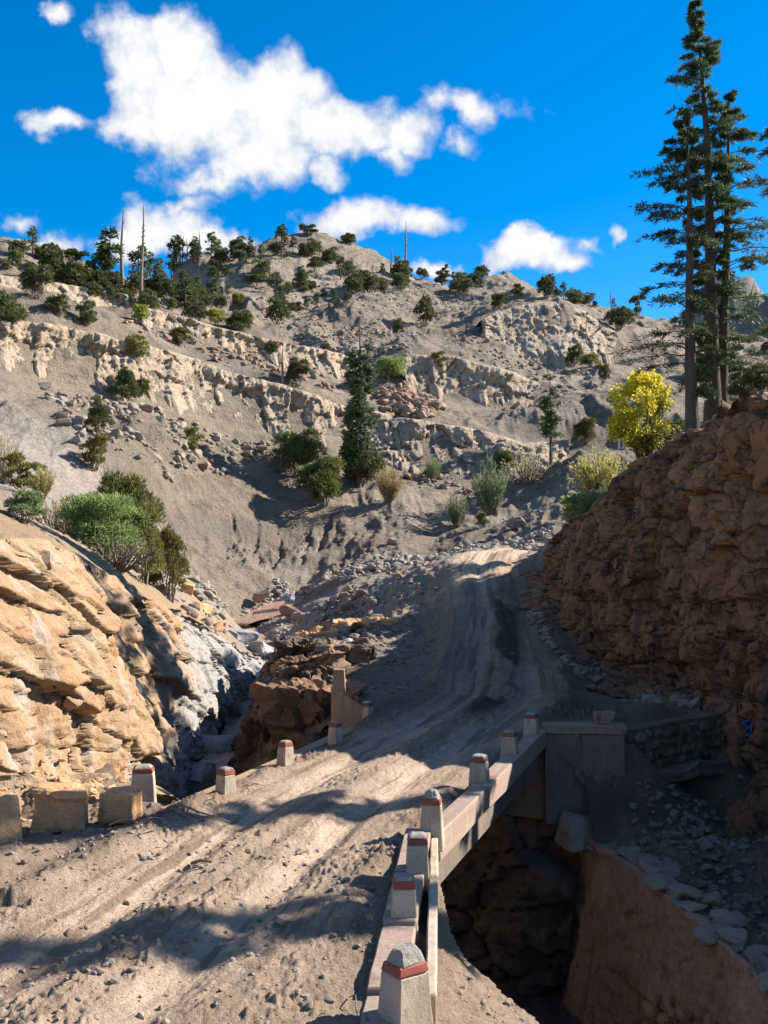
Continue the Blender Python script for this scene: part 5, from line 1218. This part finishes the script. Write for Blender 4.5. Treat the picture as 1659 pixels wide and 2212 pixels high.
field('gravel', 'stone at the water edge of the red pool', [(-13.6, 79), (-10.5, 77), (-8.4, 73), (-6.2, 73), (-6.6, 80), (-8.2, 84.5), (-11, 83.5)], 500, .08, .5, 'grey_stone', 12, 821, .5, 'stones at the water edge', power=3.0, label_stuff='gravel at the water edge of the red pool')
field('rubble', 'dark angular boulder on the shaded bank between stream and track', [(-6.4, 74), (-4.5, 66), (-4.2, 56), (-3.6, 44), (-1.0, 44), (0, 52), (-.5, 62), (-3, 72)], 800, .1, .95, 'terrace_stone', 30, 805, None, 'boulders on the shaded stream bank', mats=['terrace_stone', 'dark_rock', 'red_stone'], power=2.8, label_stuff='rubble covering the shaded bank between stream and track')
field('scree', 'boulder on the valley floor under the shaded lower rock band', plan_poly([(850, 1010), (960, 1015), (1080, 1010), (1200, 1005), (1220, 1030), (1080, 1050), (900, 1060)]), 420, .2, 1.3, 'pale_boulder', 20, 806, .15, 'boulders under the lower right rock band', mats=PB, label_stuff='loose stones under the shaded lower rock band')
field('scree', 'reddish boulder on the ledge above the long left rock band', plan_poly([(330, 700), (480, 745), (740, 805), (720, 850), (560, 815), (400, 765), (250, 720)]), 600, .12, 1.4, 'red_stone', 24, 807, .12, 'boulders on the ledge of the left band', mats=['red_stone', 'pale_boulder'], power=4.0, label_stuff='loose stones on the ledge above the long left rock band')
field('scree', 'pale stone on the slope above the bluff', plan_poly([(600, 700), (860, 700), (1000, 700), (1300, 790), (1200, 900), (1000, 890), (860, 790), (700, 760)]), 1300, .2, 1.1, 'pale_boulder', 16, 808, .06, 'stones on the upper right slope', mats=PB, power=3, label_stuff='loose stones on the upper right slope')
field('scree', 'small stone on the upper slope', plan_poly([(60, 640), (300, 690), (560, 640), (740, 560), (950, 620), (1100, 640), (900, 680), (600, 690), (300, 670)]), 1300, .25, 1.1, 'pale_boulder', 0, 809, .05, None, power=3, label_stuff='loose stones on the upper slope below the summit')
field('scree', 'pale stone on the low slope near the valley shrubs', plan_poly([(450, 1040), (800, 1090), (1100, 1120), (1200, 1080), (1180, 1150), (900, 1180), (700, 1190), (480, 1190)]), 700, .06, .4, 'pale_boulder', 6, 810, .1, 'stones on the low slope', power=4, label_stuff='small stones strewn over the low muddy slope')
field('rubble', 'stone on the shaded ground left of the track', [(-3.6, 34), (-4.0, 44), (-1, 56), (2.5, 54), (2.2, 44), (.6, 35), (-1, 32.5)], 1100, .03, .32, 'terrace_stone', 12, 811, None, 'stones left of the track in the shade', power=4, label_stuff='small rubble on the shaded ground left of the track')
field('rubble', 'stone on the ravine terrace behind the plastered wall', [(6.4, 27), (7.2, 18), (8.4, 13), (11.3, 13), (11.6, 26), (10.4, 30)], 1500, .04, .4, 'terrace_stone', 26, 812, None, 'stones on the ravine terrace', power=3.2, mats=['terrace_stone', 'terrace_stone', 'dark_rock'], label_stuff='grey rubble on the ravine terrace')
field('rubble', 'stone on the earth slope under the rubble retaining wall', [(6.6, 28), (8.4, 29.4), (10.8, 31.2), (11.4, 28.5), (9, 26), (6.6, 26)], 500, .04, .4, 'terrace_stone', 12, 819, None, 'stones under the retaining wall', power=3.0, label_stuff='rubble on the slope under the rubble retaining wall')
field('rubble', 'stone on top of the brown cliff near the cedars', [(10.2, 52), (12.2, 44), (13.4, 38.5), (14.6, 34), (17, 36), (15.5, 44), (12, 54)], 500, .05, .6, 'red_stone', 14, 820, None, 'stones on top of the brown cliff', power=3.0, mats=['red_stone', 'brown_cliff'], label_stuff='small stones on top of the brown cliff')
field('rubble', 'fallen stone at the foot of the brown cliff', [(7.6, 50), (7.4, 45), (8.0, 41), (9.6, 37.4), (10.9, 34.6), (10.2, 34), (8.6, 36), (7.2, 40), (6.8, 46), (7.0, 51)], 420, .08, .6, 'red_stone', 16, 813, None, 'fallen stones under the brown cliff', power=3, mats=['red_stone', 'grey_stone'], label_stuff='small rubble at the foot of the brown cliff')
field('rubble', 'stone on the earth bank left of the far track', [(-4, 73), (3.2, 66), (3.4, 60), (2.4, 52), (0, 49), (-2, 58), (-4, 66)], 320, .05, .5, 'red_stone', 8, 817, None, 'stones on the earth bank', power=3.5, mats=['red_stone', 'grey_stone'], label_stuff='stones on the earth bank left of the far track')
field('rubble', 'stone on the rocky shelf behind the tan cliff', [(-9.6, 50), (-8.6, 60), (-10, 68), (-14, 74), (-18, 74), (-15, 60), (-11.5, 48)], 260, .1, 1.2, 'pale_boulder', 14, 818, None, 'stones on the shelf behind the tan cliff', power=2.5, mats=['sandstone_block', 'pale_boulder', 'grey_stone'], label_stuff='broken rock on the shelf behind the tan cliff')
field('pebbles', 'pale pebble lying on the dirt track in the foreground', [(-9, 9.5), (-8.6, 17), (-6, 20), (-3.6, 19.5), (.2, 17), (.0, 9.5)], 2600, .012, .13, 'pale_boulder', 50, 814, None, 'pebbles on the foreground track', 'pebble', power=4.5, mats=['pale_boulder', 'grey_stone', 'red_stone'], label_stuff='small pebbles and clods on the foreground track')
field('pebbles', 'stone on the bank under the tan cliff', [(-8.8, 18.5), (-8.4, 22), (-7.8, 25), (-6.6, 26), (-5.6, 22), (-6.5, 20)], 420, .03, .3, 'sandstone_block', 14, 815, None, 'stones on the bank under the tan cliff', 'stone', power=3, label_stuff='crumbled sandstone on the bank under the tan cliff')
field('pebbles', 'stone on the small bank right of the wing wall', [(.75, 11), (.95, 14.4), (1.95, 12.9), (3.3, 11.3), (4, 9.6), (1.5, 9.5)], 240, .02, .2, 'pale_boulder', 10, 816, None, 'stones right of the wing wall', 'stone', power=3.5, label_stuff='gravel on the small bank right of the wing wall')

# ------------------------------------------------------------------ blocks that stand out of the rock
def set_blocks(root_name, sheet_name, n, smin, smax, mat, seed, rows, cols, stretch=(1, 1, 1), sunk=.3, mats=None, cond=None):
    V, N = SHEETS[sheet_name]; root = bpy.data.objects[root_name]; r = random.Random(seed); k = 0; tries = 0
    while k < n and tries < n * 20:
        tries += 1
        i = r.randrange(*rows); j = r.randrange(*cols); p = V[i, j]; nn = N[j]
        if cond and not cond(p): continue
        k += 1; s = smin + (smax - smin) * r.random() ** 2
        o = link('rock_block', with_mat(BLOCKS[r.randrange(10)] if r.random() < .75 else STONES[r.randrange(14)], r.choice(mats) if mats else mat)); o.parent = root
        o.location = (p[0] - nn[0] * s * sunk, p[1] - nn[1] * s * sunk, p[2]); a = math.atan2(nn[1], nn[0])
        o.rotation_euler = (r.uniform(-.25, .25), r.uniform(-.25, .25), a + r.uniform(-.35, .35)); o.scale = (s * stretch[0], s * stretch[1] * r.uniform(.8, 1.4), s * stretch[2] * r.uniform(.7, 1.2))
set_blocks('right_cliff', 'right_cliff', 290, .4, 1.7, 'brown_cliff', 61, (10, 170), (90, 430), (1, .9, 1.35), .16)
set_blocks('left_cliff', 'left_cliff', 90, .3, 1.3, 'tan_cliff', 62, (30, 108), (120, 520), (.8, 1.5, .55), .3)
set_blocks('gorge_wall', 'gorge_wall', 0, .4, 1, 'dark_rock', 63, (4, 60), (10, 200))
# ------------------------------------------------------------------ single rocks by the bridge
def rock(name, loc, sc, rot, mat, label, seed, boxy=1.0, n=18, rough=.05, cat='rock', cuts=3):
    me = rough_mesh(stone_mesh(name, seed, n, boxy, .03), cuts, rough, 2.4, seed); o = link(name, me, None, MATS[mat]); o.location = loc; o.scale = sc; o.rotation_euler = rot
    return tag(o, label, cat)
def crag_mesh(me, cuts, amp, seed, sc):
    """fractured surface: uneven beds, joints and grain, in real size"""
    bm = bmesh.new(); bm.from_mesh(me); bmesh.ops.subdivide_edges(bm, edges=bm.edges[:], cuts=cuts, use_grid_fill=True)
    S = Vector(sc); off = Vector((seed * 3.7, seed * 1.9, seed * 5.3)); bm.normal_update()
    for v in bm.verts:
        p = Vector((v.co.x * S.x, v.co.y * S.y, v.co.z * S.z)); q = p + off
        r = max(abs(v.co.x), abs(v.co.y)); out = Vector((v.co.x, v.co.y, v.co.z * .6)); 
        bed = mnoise.cell(Vector((seed, seed, math.floor(q.z * 2.6 + .6 * mnoise.noise(q * .7))))) - .5
        vd = mnoise.voronoi(Vector((q.x * 1.1, q.y * 1.1, q.z * .8)))[0]; edge = vd[1] - vd[0]
        k = amp * 2.2 * bed + amp * 2.6 * mnoise.fractal(q * .9, .9, 2.0, 4) - amp * 2.0 * max(0, .12 - edge) / .12
        d = out.normalized() * k * 1.3 + mnoise.noise_vector(q * 2.6) * amp * .55 + mnoise.noise_vector(q * 7.0) * amp * .3
        corner = sorted([abs(v.co.x), abs(v.co.y), abs(v.co.z)])[1]; d -= out.normalized() * max(0, corner - .34) * .35
        v.co += Vector((d.x / S.x, d.y / S.y, d.z / S.z)) * min(1.6, (S.x * S.y * S.z) ** (1 / 3))
    bmesh.ops.triangulate(bm, faces=bm.faces[:]); bm.to_mesh(me); bm.free(); return me
def cuboid(name, loc, sc, rot, mat, label, seed, cat='rock', rough=.05, parent=None):
    me = crag_mesh(box_mesh(name, (-.5, -.5, -.5), (.5, .5, .5), (.9, .9), 0), 11 if max(sc) < 2 else 26, rough, seed, sc); o = link(name, me, parent, MATS[mat]); o.location = loc; o.scale = sc; o.rotation_euler = rot
    if label: tag(o, label, cat)
    return o
cuboid('sandstone_block', (-5.95, 19.0, .22), (1.1, .8, .85), (0, .05, .12), 'sandstone_block', 'large square sandstone block in the row at the left edge of the track', 3, rough=.02)
cuboid('sandstone_block', (-4.95, 19.35, .2), (.75, .6, .55), (.05, 0, -.1), 'sandstone_block', 'smaller sandstone block right of the large square one', 4, rough=.02)
rock('sandstone_block', (-6.75, 18.2, .1), (.75, .8, 1.15), (0, -.12, .4), 'sandstone_block', 'upright weathered sandstone block left of the large square one', 5)
rock('sandstone_block', (-7.5, 17.7, .2), (1.0, 1.1, 1.2), (.1, .1, 1.2), 'tan_cliff', 'dark cracked rock at the left edge beside the upright block', 6)
cuboid('sandstone_slab', (-7.0, 19.6, .62), (1.6, 1.1, .28), (.05, .1, .3), 'tan_cliff', 'flat slab of rock lying behind the sandstone blocks', 7, rough=.07)
rock('sandstone_block', (-6.55, 13.6, .1), (.35, .3, .3), (.2, .1, .6), 'sandstone_block', 'small red stone at the left edge of the track', 8)
# the big rock face and the ledges left of the far bridge end
root = tag(empty('rock_outcrop', (-2.2, 34, -1)), 'big brown rock outcrop beside the far left end of the bridge', 'rock')
def rpart(name, loc, sc, rot, mat, seed, rough=.06):
    o = cuboid(name, tuple(a - b for a, b in zip(loc, root.location)), sc, rot, mat, None, seed, rough=rough, parent=root); return o
rpart('rock_face', (-2.35, 33.4, -1.35), (3.3, 2.4, 4.0), (.03, .04, -.1), 'outcrop', 11, .1)
rpart('rock_face', (-3.6, 34.2, -2.0), (1.6, 2.4, 3.6), (0, -.1, .2), 'dark_rock', 12, .09)
rpart('rock_shelf', (-1.9, 32.3, -1.9), (2.6, 1.2, 2.4), (.0, .0, -.1), 'outcrop', 13, .05)
rpart('rock_block', (-4.3, 36.0, -2.2), (1.6, 2.6, 3.0), (0, .1, .1), 'dark_rock', 14, .09)
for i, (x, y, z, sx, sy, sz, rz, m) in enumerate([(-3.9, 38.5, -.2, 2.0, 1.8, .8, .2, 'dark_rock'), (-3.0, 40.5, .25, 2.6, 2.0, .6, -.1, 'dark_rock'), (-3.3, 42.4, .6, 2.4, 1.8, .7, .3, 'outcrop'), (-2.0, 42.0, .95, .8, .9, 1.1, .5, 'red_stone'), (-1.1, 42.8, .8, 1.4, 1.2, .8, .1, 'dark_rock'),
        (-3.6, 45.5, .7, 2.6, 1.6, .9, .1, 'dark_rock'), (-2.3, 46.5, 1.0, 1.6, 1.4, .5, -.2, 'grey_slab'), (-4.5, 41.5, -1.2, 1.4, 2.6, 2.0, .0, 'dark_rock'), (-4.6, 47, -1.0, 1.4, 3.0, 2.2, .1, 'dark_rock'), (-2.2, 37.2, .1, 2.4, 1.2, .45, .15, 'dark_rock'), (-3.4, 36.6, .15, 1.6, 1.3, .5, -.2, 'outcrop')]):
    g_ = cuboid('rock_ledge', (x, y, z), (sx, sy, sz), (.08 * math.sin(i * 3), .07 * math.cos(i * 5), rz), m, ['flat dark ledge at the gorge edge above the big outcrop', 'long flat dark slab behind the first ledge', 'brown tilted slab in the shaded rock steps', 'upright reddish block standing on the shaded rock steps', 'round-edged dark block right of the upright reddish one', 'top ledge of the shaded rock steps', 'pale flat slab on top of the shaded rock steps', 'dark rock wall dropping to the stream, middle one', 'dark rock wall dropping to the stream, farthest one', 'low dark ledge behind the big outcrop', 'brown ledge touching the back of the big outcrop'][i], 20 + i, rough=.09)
for i, (u, v, d, s, rz) in enumerate([(690, 1345, 53, 2.4, .2), (770, 1340, 54, 2.0, -.2), (820, 1350, 53, 1.4, .3), (740, 1310, 58, 1.2, .5), (790, 1318, 57, 1.0, .1)]):
    x, y, z = P(u, v, d); cuboid('pale_ledge', (x, y, h1(x, y) + .1), (s, s * .8, s * .4), (.1, -.08, rz), 'sandstone_block', ['widest sunlit tan ledge rock left of the track', 'sunlit split tan block right of the widest ledge rock', 'small sunlit tan block nearest the track', 'tan rock behind the widest ledge rock', 'tan rock behind the split block'][i], 60 + i, rough=.08)
# pale slabs at the water's edge and boulders in the stream
for i, (x, y, z, s, m) in enumerate([(-6.7, 41, -2.6, 1.5, 'grey_slab'), (-6.6, 37.5, -2.9, 1.3, 'grey_slab'), (-5.2, 36, -3.1, .6, 'dark_rock'), (-6.4, 50, -1.9, 1.2, 'grey_slab'), (-6.9, 56, -1.4, 1.6, 'grey_slab'), (-7.6, 63, -.7, 1.8, 'grey_slab'), (-8.9, 66, -.2, 1.8, 'grey_slab'), (-11.2, 60, 1.7, 2.2, 'sandstone_block'), (-12.6, 62, 2.2, 2.4, 'sandstone_block'), (-13.6, 66, 2.0, 2.4, 'sandstone_block'), (-13.8, 82.5, .9, 1.2, 'grey_slab'), (-7.2, 79, .8, 1.6, 'red_stone'), (-6.3, 76, .6, 1.2, 'grey_slab'), (-8.0, 84.5, 1.6, 1.4, 'grey_slab'), (-10.2, 86, 1.9, 1.6, 'pale_boulder')]):
    rock('boulder', (x, y, z), (s * 1.25, s, s * .7), (.15 * math.sin(i), .2, i * 1.1), m, ['pale water-worn slab in the narrow stream, second from the bridge', 'pale water-worn slab in the stream nearest the bridge', 'dark stone in the stream close to the bridge', 'grey slab halfway up the narrow stream', 'grey slab where the stream enters the narrows', 'grey slab at the left mouth of the narrows', 'grey slab on the left bank above the narrows', 'tan ledge block on the left stream bank, nearest the narrows', 'tan ledge block on the left stream bank, middle one', 'tan ledge block on the left stream bank, farthest one', 'grey boulder at the far edge of the red pool', 'reddish square boulder at the right end of the red pool', 'grey boulder below the reddish square one', 'grey boulder where the stream comes in', 'pale boulder behind the red pool'][i], 80 + i, .7, 20, .06, 'boulder')
x, y, z = hit(1115, 1142); rock('boulder', (x, y, z + .5), (2.2, 1.7, 1.6), (0, .1, .4), 'pale_boulder', 'big pale boulder alone beyond the far bend of the track', 120, .6, 20, .06, 'boulder')
x, y, z = hit(850, 1178); rock('boulder', (x, y, z + .3), (1.3, 1.1, .8), (0, .1, .4), 'pale_boulder', 'largest pale boulder beside the gravel strip', 121, .6, 20, .06, 'boulder')
# broken block on the abutment, stone pillar with blue marks
cuboid('concrete_block', (6.05, 28.6, .42), (.62, .42, .4), (.05, .1, .2), 'plaster', 'broken tan block lying on top of the abutment wall', 131, 'block', .09)
pil = cuboid('rock_pillar', (11.35, 32.2, -.75), (2.2, 1.8, 2.5), (0, 0, .32), 'brown_cliff', 'flat-faced brown rock pillar with blue paint marks under the right cliff', 132, 'rock', .008)
def paint(strokes, fn):
    for s in strokes:
        g_ = rng(5); l = np.array([fn(a, b) + (.03,) for a, b in s]); o = link('paint_mark', tubes('paint_mark', [l], 5), None, MATS['blue_paint']); o.parent = pil; o.matrix_parent_inverse = pil.matrix_basis.inverted()
def on_pillar(u, v):
    # front face of the pillar
    c, s = math.cos(.32), math.sin(.32); nx, ny = s, -c; q = P(u, v, 1.0); dx, dy, dz = q[0], 1.0, q[2] - CAMZ
    px_, py_ = 11.35 + nx * .9, 32.2 + ny * .9; t_ = (px_ * nx + py_ * ny) / (dx * nx + dy * ny)
    return (dx * t_, dy * t_, CAMZ + dz * t_)
bpy.context.view_layer.update()
paint([[(1603, 1562), (1614, 1556), (1626, 1559), (1640, 1553)], [(1624, 1532), (1625, 1556), (1622, 1580)], [(1610, 1566), (1614, 1575), (1620, 1568)], [(1630, 1561), (1637, 1570), (1631, 1576)], [(1610, 1590), (1618, 1586), (1628, 1590)], [(1606, 1548), (1612, 1545)], [(1630, 1544), (1636, 1541)]], on_pillar)
# ------------------------------------------------------------------ sticks and wire left by the flood
def stick(pts_, r, m, label, name='stick'):
    l = np.array([tuple(p) + (r * (1 - .6 * i / len(pts_)),) for i, p in enumerate(pts_)]); return tag(link(name, tubes(name, [l], 6), None, MATS[m]), label, 'stick' if name == 'stick' else 'wire')
def gp(u, v, dz=.04):
    p = hit(u, v); return (p[0], p[1], p[2] + dz)
stick([gp(825, 1755), gp(850, 1764, .06), gp(900, 1776, .07), gp(940, 1783, .06), gp(990, 1784, .03)][::-1] if False else [gp(385, 1742, .05), gp(425, 1762, .08), gp(465, 1772, .06), gp(498, 1781, .04)], .022, 'dead_wood', 'long bent branch lying at the left edge of the track')
stick([gp(398, 1770, .04), gp(412, 1752, .1), gp(420, 1735, .16)], .014, 'dead_wood', 'short upturned twig crossing the long bent branch')
stick([gp(640, 1850), gp(655, 1846, .05), gp(668, 1841)], .02, 'dead_wood', 'pale splinter of wood in the middle of the track')
stick([gp(300, 1808), gp(330, 1800, .05), gp(345, 1798)], .018, 'dead_wood', 'pale stick on the left shoulder of the track')
stick([gp(415, 1870), gp(435, 1867, .06), gp(455, 1868)], .03, 'red_stone', 'reddish flat stick on the left rut')
stick([gp(755, 2160, .03), gp(768, 2175, .12), gp(770, 2195, .05), gp(775, 2212, .02)], .008, 'dead_wood', 'thin curved wire near the nearest bollard', 'wire')
stick([(5.15, 28.2, .28), (5.2, 28.05, .2), (5.3, 28.0, -.1), (5.33, 28.02, -.45)], .02, 'dead_wood', 'pale root hanging over the abutment wall')
rr = random.Random(9); _tw = sorted((rr.uniform(250, 560), rr.random()) for _ in range(26))
for i, (u, v_) in enumerate(_tw):
    v = 1712 + 78 * v_ - (u - 250) * .05; a = gp(u, v, .03); an = rr.uniform(0, 6.28); L = rr.uniform(.15, .5)
    tag(stick([a, (a[0] + math.cos(an) * L * .5, a[1] + math.sin(an) * L * .5, a[2] + .05), (a[0] + math.cos(an) * L, a[1] + math.sin(an) * L, a[2])], .01, 'twig', 'thin twig, %s from the left in the flood debris at the left track edge' % ordinal(i + 1)), group='twigs of the flood debris')
